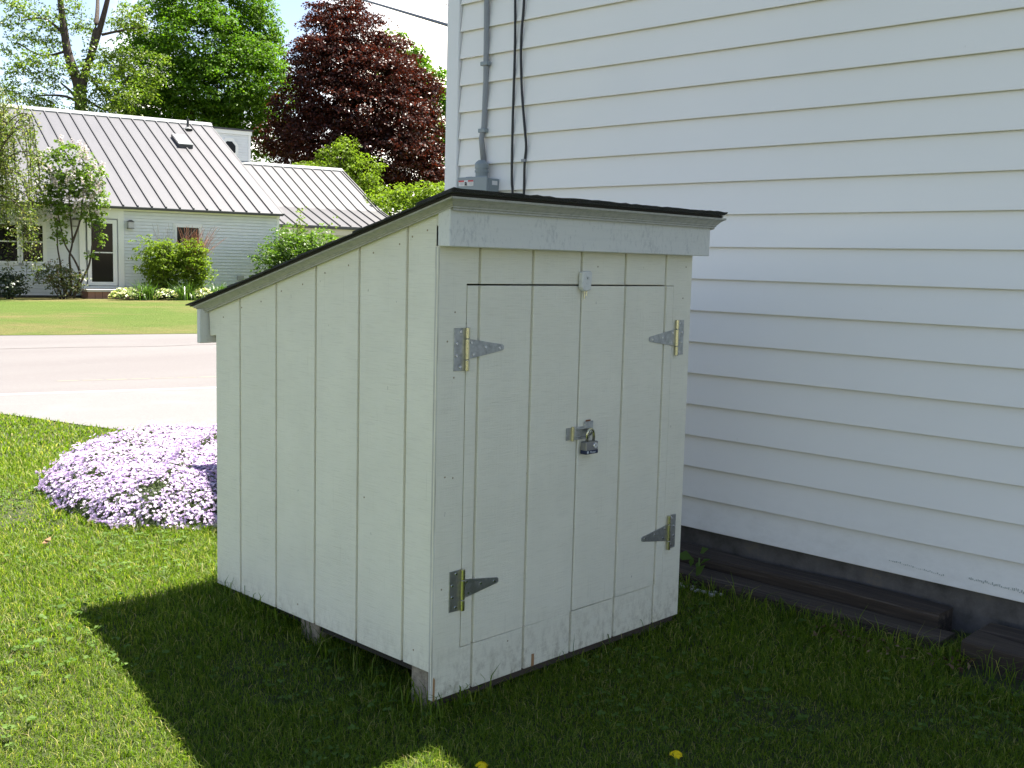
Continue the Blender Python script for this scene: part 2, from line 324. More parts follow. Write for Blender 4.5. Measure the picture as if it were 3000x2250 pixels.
for k_ in range(150):
    x = -8 + k_ * .12; y = line_y(x, (3.05, 11.16)) + .09 * math.sin(x * 1.3) + .05 * math.sin(x * 3.7) + rnd.uniform(-.02, .02); w = .018 + .016 * rnd.random()
    if px_: cm.add([(px_[0], px_[1] - px_[2], .0092), (x, y - w, .0092), (x, y + w, .0092), (px_[0], px_[1] + px_[2], .0092)], [(0, 1, 2, 3)])
    px_ = (x, y, w)
o = cm.build('crack', mat_crack); o.parent = road
ym = MB()
for x0 in (-30, -22, -14, -5.5, 2.2, 11, 20, 29):
    for q in range(9):
        xa = x0 + q * .2; y = line_y(xa, (2.9, 7.35)); w = .035 * rnd.uniform(.3, 1.2)
        ym.add([(xa, y - w, .0092), (xa + .17, y - .05 - w, .0092), (xa + .17, y - .05 + w, .0092), (xa, y + w, .0092)], [(0, 1, 2, 3)])
o = ym.build('centre_line', mat_yline); o.parent = road
# far lawn, laid just above the ground
lx = np.linspace(-60, 90, 101); lt = np.linspace(0, 1, 30) ** 1.5
V = []
for x in lx:
    y0 = line_y(x, FAR) + .05 * math.sin(x * 2.3) + .04 * math.sin(x * 7.1)
    for t in lt:
        y = y0 + t * 70; V.append((x, y, float(ground_z(x, y)) + .012))
n_, m_ = len(lx), len(lt); i, j = np.meshgrid(np.arange(n_ - 1), np.arange(m_ - 1), indexing='ij'); a = (i * m_ + j).ravel()
tag(np_mesh('far_lawn', np.array(V), [np.stack([a, a + m_, a + m_ + 1, a + 1], -1)], [4], mat_lawn), kind='structure')

# ------------------------------------------------------------------ the near house
HX = 1.775
house = empty('clapboard_house', (HX, 0, 0), label='large white vinyl sided house wall filling the right side beside the shed', cat='house')
def hp(mb, name, mat, **k):
    mb.v = [(x - HX, y, z) for x, y, z in mb.v]; return mb.build(name, mat, house, **k)
Y0, Y1 = -5.6, 1.853
E_ = .12537
zz = .1117
while zz < 2.72:
    z1 = min(zz + E_, 2.74)
    wob = rnd.uniform(-.0007, .0007)
    m = MB(); b = HX - .0185 + wob
    prof = [(HX - .002, z1 + .011), (b + .0002, zz + .0022), (b + .0008, zz + .0004), (b + .0016, zz), (b + .0038, zz + .001), (b + .004, zz + .011), (HX + .012, zz + .011), (HX + .012, z1 + .011)]
    m.prism([(x, Y0, z) for x, z in prof], [(x, Y1, z) for x, z in prof])
    hp(m, 'siding_course', mat_vinyl); zz += E_
m = MB(); m.prism([(HX - .006, Y0, 2.74), (HX - .006, 1.95, 2.74), (HX - .006, -1.7, 4.9)], [(HX + .05, Y0, 2.74), (HX + .05, 1.95, 2.74), (HX + .05, -1.7, 4.9)]); hp(m, 'gable_wall', mat_vinyl)
hp(MB().box(HX - .026, HX + .06, 1.856, 1.943, .10, 2.74), 'corner_board', mat_white, bev=.004)
hp(MB().box(HX + .062, HX + 7, 1.84, 1.94, .10, 2.74), 'rear_wall', mat_vinyl)
hp(MB().box(HX + .014, HX + .2, Y0, 1.9, -.4, .125), 'foundation', mat_found)
hp(MB().box(HX + .2, HX + 7, 1.7, 1.9, -.4, .125), 'foundation', mat_found)
def zr_(y): return 2.75 + .57 * (2.42 - y)
m = MB(); x0, x1 = 1.66, 9.0
m.prism([(x0, 2.42, zr_(2.42)), (x0, -1.7, zr_(-1.7)), (x0, -5.82, zr_(2.42)), (x0, -5.82, zr_(2.42) - .14), (x0, -1.7, zr_(-1.7) - .14), (x0, 2.42, zr_(2.42) - .14)],
        [(x1, 2.42, zr_(2.42)), (x1, -1.7, zr_(-1.7)), (x1, -5.82, zr_(2.42)), (x1, -5.82, zr_(2.42) - .14), (x1, -1.7, zr_(-1.7) - .14), (x1, 2.42, zr_(2.42) - .14)])
hp(m, 'roof', mat_shingle)
m = MB().tube([(HX + .05, 1.93, 1.708), (HX + .05, 2.0, 1.708), (HX + .05, 2.005, 1.708)], [.02, .02, .016], 12); hp(m, 'vent_stub', mat_white, smooth_=True)

m = MB()
for ya, yb, z, n_, c_ in ((-.42, -.62, .158, 30, .6), (-.70, -.98, .150, 48, 1.0)):
    for q in range(n_):
        y = ya + (yb - ya) * q / n_; zc = z + rnd.gauss(0, .0009) - .0003 * q * 40 / n_ + .012 * (c_ - 1); h_ = rnd.uniform(.001, .009) * c_; w_ = rnd.uniform(.0007, .0018)
        xs0 = HX - .0185 + (zc - .115) * .105 - .0012; m.hexa([(xs0, y - w_, zc), (xs0 + .004, y - w_, zc), (xs0 + .004, y + w_, zc), (xs0, y + w_, zc), (xs0 + h_ * .105, y - w_, zc + h_), (xs0 + .004, y - w_, zc + h_), (xs0 + .004, y + w_, zc + h_), (xs0 + h_ * .105, y + w_, zc + h_)])
hp(m, 'scuff_marks', M('scuff', (.40, .42, .38), .8))['kind'] = 'stuff'
# service entrance on the wall
box = empty('electrical_box', (HX, 1.67, 1.3), label='grey electrical box on the white wall just above the shed roof', cat='electrical box')
def bp(mb, name, mat, par=box, **k):
    mb.v = [(x - HX, y - 1.67, z - 1.3) for x, y, z in mb.v]; return mb.build(name, mat, par, **k)
bp(MB().box(1.688, HX - .016, 1.571, 1.769, 1.2, 1.545), 'enclosure', mat_greybox, bev=.003)
bp(MB().box(1.676, 1.687, 1.569, 1.771, 1.19, 1.552), 'cover', mat_greybox, bev=.003)
m = MB().tube([(1.675, 1.665, 1.40), (1.668, 1.665, 1.40)], [.075, .075], 24); bp(m, 'meter_ring', mat_greybox)
m = MB().tube([(1.669, 1.665, 1.40), (1.655, 1.665, 1.40), (1.638, 1.665, 1.40), (1.630, 1.665, 1.40)], [.066, .066, .055, .03], 24); bp(m, 'meter_dome', mat_chrome, smooth_=True)
m = MB().box(1.6745, 1.676, 1.657, 1.757, 1.511, 1.537); lab = bp(m, 'warning_label', mat_label)
bp(MB().box(1.6735, 1.6746, 1.720, 1.757, 1.530, 1.537), 'red_strip', mat_red, lab)
bp(MB().box(1.6735, 1.6746, 1.657, 1.692, 1.530, 1.537), 'red_strip', mat_red, lab)
m = MB().tube([(1.6745, 1.706, 1.524), (1.6728, 1.706, 1.524)], [.0135, .0135], 20); bp(m, 'emblem_disc', mat_label, lab)
m = MB()
for dy, dz, h in ((.006, .004, .006), (.002, .006, .008), (-.002, .006, .008), (-.006, .003, .007)):
    m.box(1.6718, 1.6729, 1.706 + dy - .0013, 1.706 + dy + .0013, 1.524 + dz - h, 1.524 + dz)
m.box(1.6718, 1.6729, 1.699, 1.713, 1.513, 1.521); bp(m, 'hand_emblem', mat_black, lab)
fp_ = MB(); m = fp_
for y0, y1 in ((1.662, 1.688), (1.724, 1.752)):
    for q in range(3): m.box(1.6736, 1.6746, y0, y1 - .004 * q, 1.525 - q * .0045, 1.5265 - q * .0045)
bp(m, 'fine_print', mat_greyp, lab)['kind'] = 'stuff'
bp(MB().box(1.712, 1.746, 1.5695, 1.5706, 1.515, 1.534), 'side_label', mat_label)
bp(MB().box(1.70, 1.72, 1.70, 1.735, 1.546, 1.556), 'hinge_lug', mat_greybox)
m = MB().tube([(1.725, 1.655, 1.545), (1.725, 1.655, 1.575), (1.725, 1.655, 1.5751), (1.725, 1.655, 1.585), (1.725, 1.655, 1.5851), (1.725, 1.655, 1.592), (1.725, 1.655, 1.5921), (1.725, 1.655, 1.613), (1.725, 1.655, 1.622), (1.725, 1.655, 1.631)],
                 [.029, .029, .033, .033, .030, .030, .033, .033, .027, .017], 16); bp(m, 'connector', mat_greybox, smooth_=False)
m = MB().tube([(1.745, 1.663, 1.62), (1.745, 1.682, 1.735), (1.752, 1.673, 1.79), (1.752, 1.667, 2.0), (1.75, 1.668, 2.2), (1.75, 1.672, 2.38), (1.75, 1.675, 2.66)], [.0135] * 7, 10)
sc = tag(m.build('service_cable', mat_conduit, smooth_=True), 'thick grey service cable running up the wall from the electrical box', 'cable')
for z, y in ((2.075, 1.668), (1.77, 1.674)):
    MB().box(1.733, 1.76, y - .024, y + .022, z - .009, z + .009).build('cable_strap', mat_greybox, sc, bev=.002)
def wall_cable(name, pts, label):
    m = MB().tube([(HX - .022, y, z) for y, z in pts], .0058, 8); return tag(m.build(name, mat_cable, smooth_=True), label, 'cable', 'black cables down the wall')
def dens(pts, k=6):
    out = []
    P = [pts[0]] + pts + [pts[-1]]
    for i in range(1, len(P) - 2):
        for q in range(k):
            t = q / k; a, b, c, d = (np.array(P[i + e]) for e in (-1, 0, 1, 2))
            out.append(tuple(.5 * ((2 * b) + (c - a) * t + (2 * a - 5 * b + 4 * c - d) * t * t + (-a + 3 * b - 3 * c + d) * t ** 3)))
    return out + [pts[-1]]
wall_cable('wall_cable', dens([(1.497, 2.66), (1.49, 2.341), (1.484, 2.116), (1.487, 1.793), (1.484, 1.55), (1.476, 1.465), (1.47, 1.2), (1.47, .3)]), 'straight thin black cable down the white wall, the one nearer the grey service cable')
c2 = wall_cable('wall_cable', dens([(1.43, 2.66), (1.434, 2.333), (1.446, 2.146), (1.436, 1.954), (1.412, 1.78), (1.398, 1.684), (1.405, 1.6), (1.404, 1.457), (1.41, 1.2), (1.42, .3)]), 'wavy thin black cable held by a small clip near its middle on the white wall')
MB().box(HX - .03, HX - .012, 1.396, 1.42, 1.615, 1.627).build('cable_clip', mat_conduit, c2)

# timbers along the foundation
def timber(x0, x1, ya, yb, z0, z1, dx, label):
    n = 7; A, B = [], []
    m = MB(); rows_ = []
    for q in range(n + 1):
        t = q / n; y = ya + (yb - ya) * t; o_ = dx * t; e = lambda: rnd.uniform(-.004, .004)
        rows_.append([(x0 + o_ + e(), y, z0), (x1 + o_ + e(), y, z0), (x1 + o_ + e(), y, z1 + e()), (x0 + o_ + .008 + e(), y, z1 + e()), (x0 + o_ + e(), y, z1 - .008 + e())])
    vs = [p for r_ in rows_ for p in r_]; fs = []
    for q in range(n):
        for k in range(5): fs.append((q * 5 + k, q * 5 + (k + 1) % 5, (q + 1) * 5 + (k + 1) % 5, (q + 1) * 5 + k))
    fs += [tuple(range(5)), tuple(n * 5 + k for k in range(5))[::-1]]
    return tag(m.add(vs, fs).build('timber', mat_timber), label, 'timber', 'old timbers along the house foundation')
timber(1.50, 1.625, .55, -.72, -.09, .002, .0, 'long low weathered timber on the grass along the foundation, front of the pair')
timber(1.63, 1.75, .60, -.655, -.09, .044, .01, 'long dark timber against the foundation, behind the lower one')
timber(1.485, 1.60, -.795, -2.2, -.09, .032, -.06, 'short rusty brown timber at the right edge, lying apart on the grass')
timber(1.62, 1.735, -.79, -2.2, -.09, .028, -.01, 'grey timber at the right edge between the rusty timber and the foundation')

# ------------------------------------------------------------------ the shed
shed = empty('garden_shed', (0, 0, 0), label='small white plywood shed with sloping black roof and padlocked double doors', cat='shed')
def zt(y): return 1.2861 - .2709 * y
GX = [.1412 + .2032 * k for k in range(5)]
GY = [.1285 + .2032 * k for k in range(5)]
g = .0049
# near side
ye = [.0165] + GY + [1.0853]
MB().prism([(.0102, .017, .078), (.0102, 1.084, .078), (.0102, 1.084, zt(1.084) + .01), (.0102, .017, zt(.017) + .01)],
           [(.0155, .017, .078), (.0155, 1.084, .078), (.0155, 1.084, zt(1.084) + .01), (.0155, .017, zt(.017) + .01)]).build('side_panel', mat_shed, shed)
for i in range(6):
    a = ye[i] + (g if i else 0); b = ye[i + 1] - (g if i < 5 else 0)
    if i == 0: pts = [(a, .075), (b, .075), (b, zt(b) + .012), (-.001, zt(0) + .012), (-.001, 1.197), (a, 1.197)]
    elif i == 5: pts = [(a, .075), (b, .075), (b, .902), (b + .036, .899), (b + .044, zt(b + .044) + .012), (a, zt(a) + .012)]
    else: pts = [(a, .075), (b, .075), (b, zt(b) + .012), (a, zt(a) + .012)]
    MB().prism([(0, y, z) for y, z in pts], [(.0115, y, z) for y, z in pts]).build('siding_board', mat_shed, shed, bev=.0012)
MB().box(1.079, 1.0947, .017, 1.085, .05, .99).build('far_side_panel', mat_shed, shed)
MB().prism([(1.079, .017, .99), (1.079, 1.085, .99), (1.079, .017, zt(.017))], [(1.0947, .017, .99), (1.0947, 1.085, .99), (1.0947, .017, zt(.017))]).build('far_gable_panel', mat_shed, shed)
MB().box(.017, 1.078, 1.07, 1.085, .075, .99).build('rear_panel', mat_shed, shed)
MB().box(.03, 1.07, .03, 1.06, .045, .085).build('floor', mat_dark, shed)
MB().box(.05, 1.08, .010, .05, -.022, -.001).build('sill', mat_sill, shed)
# front frame boards
FT = 1.25
def front(pts, name, par, y0=0., y1=.0155, bev=.0012, mat=None):
    return MB().prism([(x, y0, z) for x, z in pts], [(x, y1, z) for x, z in pts]).build(name, mat or mat_shed, par, bev=bev)
DT, DL, DR = 1.103, .0955, .9985
def db(x): return .1238 + .005 * (x - .1) / .9         # bottom cut of the doors
xs_ = [0] + GX + [1.0947]
front([(0, 0), (GX[0] - g, 0), (GX[0] - g, db(.13)), (DL, db(DL)), (DL, DT), (GX[0] - g, DT), (GX[0] - g, FT), (0, FT)], 'siding_board', shed)
front([(1.0947, 0), (1.0947, FT), (GX[4] + g, FT), (GX[4] + g, DT - .003), (DR, DT - .003), (DR, db(DR)), (GX[4] + g, db(.96)), (GX[4] + g, 0)], 'siding_board', shed)
for i in range(1, 5):
    a, b = xs_[i] + g, xs_[i + 1] - g
    front([(a, DT), (b, DT), (b, FT), (a, FT)], 'siding_board', shed, bev=.001)
    front([(a, 0), (b, 0), (b, db(b)), (a, db(a))], 'siding_board', shed, bev=.001)
front([(.017, DT + .0008), (1.078, DT - .002), (1.078, FT - .001), (.017, FT - .001)], 'head_backing', shed, .0102, .0145, 0)
front([(.017, .001), (1.078, .001), (1.078, db(1) - .0008), (.017, db(.1) - .0008)], 'foot_backing', shed, .0102, .0145, 0)
MB().box(.0002, .0009, .0002, .0153, .0, 1.196)
# raw edge of the front sheet at the corner: thin plies, standing proud of the side boards' plane
for k_, (a, b) in enumerate(((.0005, .0042), (.0050, .0093), (.0100, .0150))):
    MB().box(-.0022, -.0002, a, b, .002, 1.196).build('ply_edge', mat_ply if k_ != 1 else mat_shed, shed)
# doors
for side, xa, xb in ((0, DL + .003, .5476 - .0005), (1, .5476 + .0042, DR - .0028)):
    yo = 0.0 if side == 0 else -.0022
    zlo = .1262 if side == 0 else .1295
    door = front([(xa, zlo), (xb, zlo), (xb, DT - .0045), (xa, DT - .0045)], 'door', shed, .0098 + yo, .0145 + yo, 0)
    door['label'] = ('left' if side == 0 else 'right') + ' leaf of the shed doors'
    cuts = [xa] + [x for x in GX if xa + .01 < x < xb - .01] + [xb]
    for i in range(len(cuts) - 1):
        a = cuts[i] + (g if i else 0); b = cuts[i + 1] - (g if i < len(cuts) - 2 else 0)
        front([(a, zlo), (b, zlo), (b, DT - .0045), (a, DT - .0045)], 'door_board', door, yo, .0113 + yo, .0012)
# header board, rear fascia, mouldings
MB().box(-.010, 1.121, -.046, -.0008, 1.197, 1.305).build('header_board', mat_trim, shed, bev=.002)
MB().box(-.03, 1.12, 1.134, 1.154, .874, .985).build('rear_fascia', mat_trim, shed, bev=.002)
PROF = [(0, 0), (.040, 0), (.040, .006), (.033, .009), (.026, .014), (.020, .021), (.016, .0245), (.016, .0275), (.012, .030), (.012, .035), (0, .035)]
PR = [(o_, d_ * .74) for o_, d_ in PROF]
CT = 1.2965
def cz(y): return CT - .2615 * y
ycorner = -.046
A_ = [(-.0005 - o_, ycorner - o_, cz(ycorner - .04) - d_ * .72) for o_, d_ in PROF]
B_ = [(-.0005 - o_, 1.158, cz(1.158) - d_) for o_, d_ in PR]
MB().prism(A_, B_).build('rake_moulding', mat_mould, shed)
A2 = [(-.012 - o_ + .012, ycorner - .0005 - o_, cz(ycorner - .04) - .0006 - d_ * .92) for o_, d_ in PROF]
B2 = [(1.116 + o_ * .8, ycorner - .0005 - o_, cz(ycorner - .04) - .0006 - d_ * .92) for o_, d_ in PROF]
MB().prism(A2, B2).build('crown_moulding', mat_mould, shed)
MB().prism([(1.1165 + o_ * .8, ycorner - o_, cz(ycorner - .04) - d_) for o_, d_ in PROF], [(1.1165 + o_ * .8, 1.158, cz(1.158) - d_) for o_, d_ in PR]).build('rake_moulding', mat_mould, shed)
MB().prism([(-.046, -.090, cz(-.09) + .0008), (1.125, -.090, cz(-.09) + .0008), (1.125, 1.17, cz(1.17) + .0008), (-.046, 1.17, cz(1.17) + .0008)],
           [(-.046, -.090, cz(-.09) + .004), (1.125, -.090, cz(-.09) + .004), (1.125, 1.17, cz(1.17) + .004), (-.046, 1.17, cz(1.17) + .004)]).build('roof_deck', mat_dark, shed)
# shingles: tabs in courses, each a thin wedge resting on the course below
SL = math.sqrt(1 + .2709 ** 2)
for c in range(10):
    yb = 1.185 - c * .128                       # lower (rear) edge of the course
    yt = max(yb - .20, -.102)
    off = (c % 2) * .15
    x = -.055 - off
    while x < 1.12:
        xa, xb = max(x + .002, -.056 + rnd.uniform(-.006, .004)), min(x + .298, 1.116 + rnd.uniform(-.004, .010))
        if xb - xa > .03:
            nseg = 6; m = MB(); lo = []; hi = []
            for q in range(nseg + 1):
                xx = xa + (xb - xa) * q / nseg; j = rnd.uniform(-.0012, .0012)
                b0 = cz(yb) + .0075; t0 = cz(yt) + .0046
                lo.append(((xx, yb + j, b0), (xx, yt, t0))); hi.append(((xx, yb + j, b0 + .0042 + rnd.uniform(-.0006, .0012)), (xx, yt, t0 + .0024 + rnd.uniform(-.0006, .0014))))
            vs = [p for q in range(nseg + 1) for p in (*lo[q], *hi[q])]
            fs = []
            for q in range(nseg):
                a = 4 * q; b = a + 4
                fs += [(a, b, b + 1, a + 1), (a + 2, a + 3, b + 3, b + 2), (a, a + 2, b + 2, b), (a + 1, b + 1, b + 3, a + 3)]
            fs += [(0, 1, 3, 2), (4 * nseg, 4 * nseg + 2, 4 * nseg + 3, 4 * nseg + 1)]
            m.add(vs, fs).build('shingle', mat_shingle, shed)
        x += .30
for k_, xa in enumerate(np.arange(-.056, 1.12, .245)):          # cap strip along the high edge
    xb = min(xa + .2455, 1.124); n_ = 10; m = MB(); rows = []
    for q in range(n_ + 1):
        xx = xa + (xb - xa) * q / n_; dz = rnd.uniform(-.0012, .0018); yy = -.103 + rnd.uniform(-.0015, .0015)
        rows.append([(xx, .03, cz(.03) + .0122), (xx, .03, cz(.03) + .0150), (xx, yy - .004, cz(yy) + .0128 + dz), (xx, yy - .001, cz(yy) + .008 + dz * .6), (xx, yy + .006, cz(yy) + .0052 + dz * .3)])
    vs = [p for r in rows for p in r]; fs = []
    for q in range(n_):
        for e in range(5): fs.append((q * 5 + e, q * 5 + (e + 1) % 5, (q + 1) * 5 + (e + 1) % 5, (q + 1) * 5 + e))
    fs += [tuple(range(5)), tuple(n_ * 5 + e for e in range(5))[::-1]]
    m.add(vs, fs).build('ridge_shingle', mat_shingle, shed)
for x0, x1, y0, y1, z1 in ((.012, .16, .03, .105, .074), (.02, .16, .545, .635, .073), (.9, 1.06, .03, .1, .03), (.02, .16, .92, 1.04, .074), (.92, 1.06, .9, 1.04, .045)):
    MB().box(x0, x1, y0, y1, -.12, z1).build('support_block', mat_block, shed, bev=.006)
# turn latch at the top of the doors
lt_ = front([(.530, 1.092), (.541, 1.083), (.571, 1.087), (.574, 1.138), (.566, 1.1425), (.531, 1.139)], 'turn_latch', shed, -.020, -.003, .003, mat_trim)
MB().tube([(.553, -.0195, 1.122), (.553, -.0225, 1.122)], [.0042, .0036], 10).build('screw', mat_zinc, lt_)
MB().tube([(.5505, -.011, 1.088), (.5505, -.011, 1.062)], .0016, 6).build('prong', mat_brass, lt_)
MB().tube([(.5595, -.011, 1.088), (.5595, -.011, 1.071)], .0016, 6).build('prong', mat_brass, lt_)
front([(.379, .0), (.391, .0), (.3905, .036), (.380, .037)], 'bare_wood_patch', shed, -.0007, .0004, 0, mat_bare)
front([(.0005, .0), (.007, .0), (.0075, .058), (.003, .066), (.001, .06)], 'bare_wood_patch', shed, -.0007, .0004, 0, mat_bare)
m = MB()
for y, z in [(GY[0] - .02, zt(GY[0]) - .03)] + [(.05 + .11 * k, zt(.05 + .11 * k) - .035 - .006 * (k % 2)) for k in range(10)] + [(.08, .12), (.62, .115), (.3, .5)]:
    m.tube([(-.0004, y, z), (.002, y, z)], .0028, 7)
for x, z in ((.055, 1.03), (.03, .955), (.055, .86), (.025, .30), (.03, .6), (.058, .595), (1.05, 1.06), (1.06, .88), (1.055, .25), (1.06, 1.16), (.62, 1.155), (1.05, .28), (.28, .10)):
    m.tube([(x, -.0004, z), (x, .002, z)], .0026, 7)
m.build('nail_heads', M('nail_stain', (.34, .27, .17), .9), shed)['kind'] = 'stuff'
# hinges
def hinge(px, pz, s):
    """pin at px, s=+1 strap to the right"""
    y = -.0004 if s > 0 else -.0006
    yd = 0. if s > 0 else -.0022
    pl = MB().prism([(px - s * .043, y - .0022, pz - .056), (px - s * .004, y - .0022, pz - .056), (px - s * .004, y - .0022, pz + .056), (px - s * .043, y - .0022, pz + .056)],
                    [(px - s * .043, y, pz - .056), (px - s * .004, y, pz - .056), (px - s * .004, y, pz + .056), (px - s * .043, y, pz + .056)]).build('strap_hinge', mat_zinc, shed, bev=.0006)
    st = [(px + s * .004, pz - .0275), (px + s * .135, pz - .0085), (px + s * .1405, pz - .005), (px + s * .1405, pz + .004), (px + s * .136, pz + .0075), (px + s * .004, pz + .0275)]
    MB().prism([(x, yd - .0026, z) for x, z in st], [(x, yd - .0004, z) for x, z in st]).build('strap', mat_zinc, pl, bev=.0005)
    for a, b in ((-.057, -.0282), (-.0268, .0268), (.0282, .057)):
        MB().tube([(px, -.0072, pz + a), (px, -.0072, pz + a + .001), (px, -.0072, pz + b - .001), (px, -.0072, pz + b)], [.0058, .0066, .0066, .0058], 14).build('barrel', mat_brass, pl, smooth_=False)
    MB().tube([(px, -.0072, pz - .056), (px, -.0072, pz + .056)], .0042, 10).build('pin', mat_steel, pl)
    for dx, dz in ((-.020, .046), (-.033, .016), (-.033, -.016), (-.020, -.046), (.019, .0165), (.026, -.015), (.072, .003), (.124, -.001)):
        yy = (y if dx < 0 else yd) - .0022
        MB().tube([(px + s * dx, yy, pz + dz), (px + s * dx, yy - .0014, pz + dz)], [.0044, .0036], 10).build('screw', mat_chrome, pl)
        sc_ = MB().tube([(px + s * dx, yy - .0013, pz + dz), (px + s * dx, yy - .0016, pz + dz)], [.0015, .0013], 6)
    return pl
hinge(.0945, .933, 1); hinge(.0945, .287, 1); hinge(1.0155, .934, -1); hinge(1.0155, .294, -1)
# hasp
hs = MB().box(.530, .600, -.0085, -.0063, .649, .687).build('hasp', mat_zinc, shed, bev=.001)
MB().tube([(.5245, -.0055, .647), (.5245, -.0055, .689)], .0048, 12).build('barrel', mat_brass, hs)
MB().box(.5, .524, -.0035, -.0006, .65, .686).build('base_leaf', mat_zinc, hs)
for z in (.657, .680): MB().tube([(.537, -.0085, z), (.595, -.0085, z)], .0026, 8).build('rib', mat_zinc, hs)
MB().box(.575, .615, -.0065, -.0030, .672, .700).build('staple_plate', mat_zinc, hs, bev=.001)
MB().box(.582, .602, -.0068, -.0052, .7003, .7045).build('rust_edge', mat_rust, hs)
MB().tube([(.588, -.004, .675), (.588, -.020, .675), (.589, -.0245, .671), (.588, -.020, .662), (.588, -.004, .662)], .0028, 8).build('staple', mat_zinc, hs, smooth_=True)
pad = empty('padlock', (.585, -.02, .605), label='grey padlock with blue black bumper hanging on the shed door hasp', cat='padlock')
def pp(mb, name, mat, par=pad, **k):
    mb.v = [(x - .585, y + .02, z - .605) for x, y, z in mb.v]; return mb.build(name, mat, par, **k)
pp(MB().box(.557, .611, -.032, -.009, .6155, .643), 'body', mat_steel, bev=.003, seg=2)
bd = pp(MB().box(.5565, .6115, -.0328, -.0082, .606, .6185), 'bumper', mat_lockband, bev=.003, seg=2)
arc = [(.572, -.0205, .640), (.572, -.0205, .664)] + [(.587 - .015 * math.cos(math.pi * t / 8), -.0205, .664 + .015 * math.sin(math.pi * t / 8)) for t in range(1, 8)] + [(.602, -.0205, .664), (.602, -.0205, .640)]
pp(MB().tube(arc, .0042, 10), 'shackle', mat_brass, smooth_=True)
pp(MB().tube([(.598, -.032, .631), (.598, -.0336, .631)], [.0088, .0080], 18), 'key_plug', mat_chrome)
pp(MB().box(.5972, .5990, -.0340, -.0336, .6285, .634), 'keyhole', mat_black)
pp(MB().box(.5600, .5665, -.0333, -.0327, .609, .616), 'emblem', mat_white_print, bd)
fc = bpy.data.curves.new('lettering', 'FONT'); fc.body = 'Master'; fc.size = .0095; fc.extrude = .0002; fc.shear = .25
to = bpy.data.objects.new('lettering_source', fc); COL.objects.link(to); bpy.context.view_layer.update()
tm = bpy.data.meshes.new_from_object(to); bpy.data.objects.remove(to)
tl = link('lettering', tm, mat_white_print, bd); tl.location = (.572 - .585, -.0331 + .02, .6092 - .605); tl.rotation_euler = (math.pi / 2, 0, 0)

# ------------------------------------------------------------------ house across the road (local axes: x along the front, y inwards)
RZ = math.radians(-12)
fh = empty('metal_roofed_house', (11.78, 27.91, 0), RZ, label='low white house with pale standing seam metal roof across the road', cat='house')
def fp(mb, name, mat, par=fh, **k): return mb.build(name, mat, par, **k)
def rows(x0, x1, y, z0, z1, step=.092, d=.022, name='clapboards', par=fh):
    m = MB(); z = z0
    while z < z1 - 1e-4:
        t = min(z + step, z1)
        q_ = [(y - d, z), (y - .004, t - .014), (y + .012, t - .014), (y + .012, t), (y + .05, t), (y + .05, z)]; m.prism([(x0, *e_) for e_ in q_], [(x1, *e_) for e_ in q_]); z = t
    o = fp(m, name, mat_clap, par); return o
rows(-12, 5.45, 0, -.06, 2.34)
fp(MB().box(-12, 5.5, .02, .3, -.5, -.06), 'foundation', mat_found)
fp(MB().box(5.451, 5.54, -.025, .1, -.08, 2.34), 'corner_board', mat_white)
fp(MB().prism([(5.45, .05, -.4), (5.45, 13.3, -.4), (5.45, 13.3, 2.3), (5.45, 6.64, 5.55), (5.45, .05, 2.38)], [(5.52, .05, -.4), (5.52, 13.3, -.4), (5.52, 13.3, 2.3), (5.52, 6.64, 5.55), (5.52, .05, 2.38)]), 'gable_wall', mat_clap)
fp(MB().box(-12, 5.54, -.06, .0, 2.342, 2.44), 'frieze_board', mat_white)
fp(MB().box(-12, 5.56, -.25, -.06, 2.40, 2.432), 'soffit', mat_white)
fp(MB().box(-12, 5.56, -.27, -.25, 2.385, 2.445), 'drip_edge', mat_drip)
sl = (5.70 - 2.43) / (6.64 + .25)
def rz(y): return 2.445 + sl * (y + .25)
edges = [5.56] + [5.21 - .398 * k for k in range(24)]
def roofquad(m, xa, xb, ya, yb, f, t=.03, lift=0.):
    m.prism([(xa, ya, f(ya) + lift), (xb, ya, f(ya) + lift), (xb, yb, f(yb) + lift), (xa, yb, f(yb) + lift)], [(xa, ya, f(ya) + lift + t), (xb, ya, f(ya) + lift + t), (xb, yb, f(yb) + lift + t), (xa, yb, f(yb) + lift + t)])
    return m
for i in range(len(edges) - 1):
    pn = fp(roofquad(MB(), edges[i + 1], edges[i], -.29, 6.64, rz), 'roof_panel', mat_roof)
    fp(roofquad(MB(), edges[i + 1] - .020, edges[i + 1] + .020, -.29, 6.60, rz, .045, .0303), 'standing_seam', mat_seam, pn)
    pn['kind'] = 'thing'
fp(roofquad(MB(), 5.54, 5.585, -.29, 6.64, rz, .06, -.02), 'rake_edge', mat_seam)
fp(roofquad(MB(), -13, edges[-1], -.29, 6.64, rz), 'roof_sheet', mat_roof)
fp(MB().prism([(-13, 6.64, rz(6.64)), (5.6, 6.64, rz(6.64)), (5.6, 13.5, 2.4), (-13, 13.5, 2.4)], [(-13, 6.64, rz(6.64) + .03), (5.6, 6.64, rz(6.64) + .03), (5.6, 13.5, 2.43), (-13, 13.5, 2.43)]), 'rear_roof', mat_roof)
fp(MB().prism([(-13, 6.44, rz(6.44) + .075), (-13, 6.64, rz(6.64) + .10), (-13, 6.84, rz(6.44) + .075), (-13, 6.84, rz(6.44) + .0), (-13, 6.44, rz(6.44) + .03)],
              [(5.6, 6.44, rz(6.44) + .075), (5.6, 6.64, rz(6.64) + .10), (5.6, 6.84, rz(6.44) + .075), (5.6, 6.84, rz(6.44) + .0), (5.6, 6.44, rz(6.44) + .03)]), 'ridge_cap', mat_ridge)
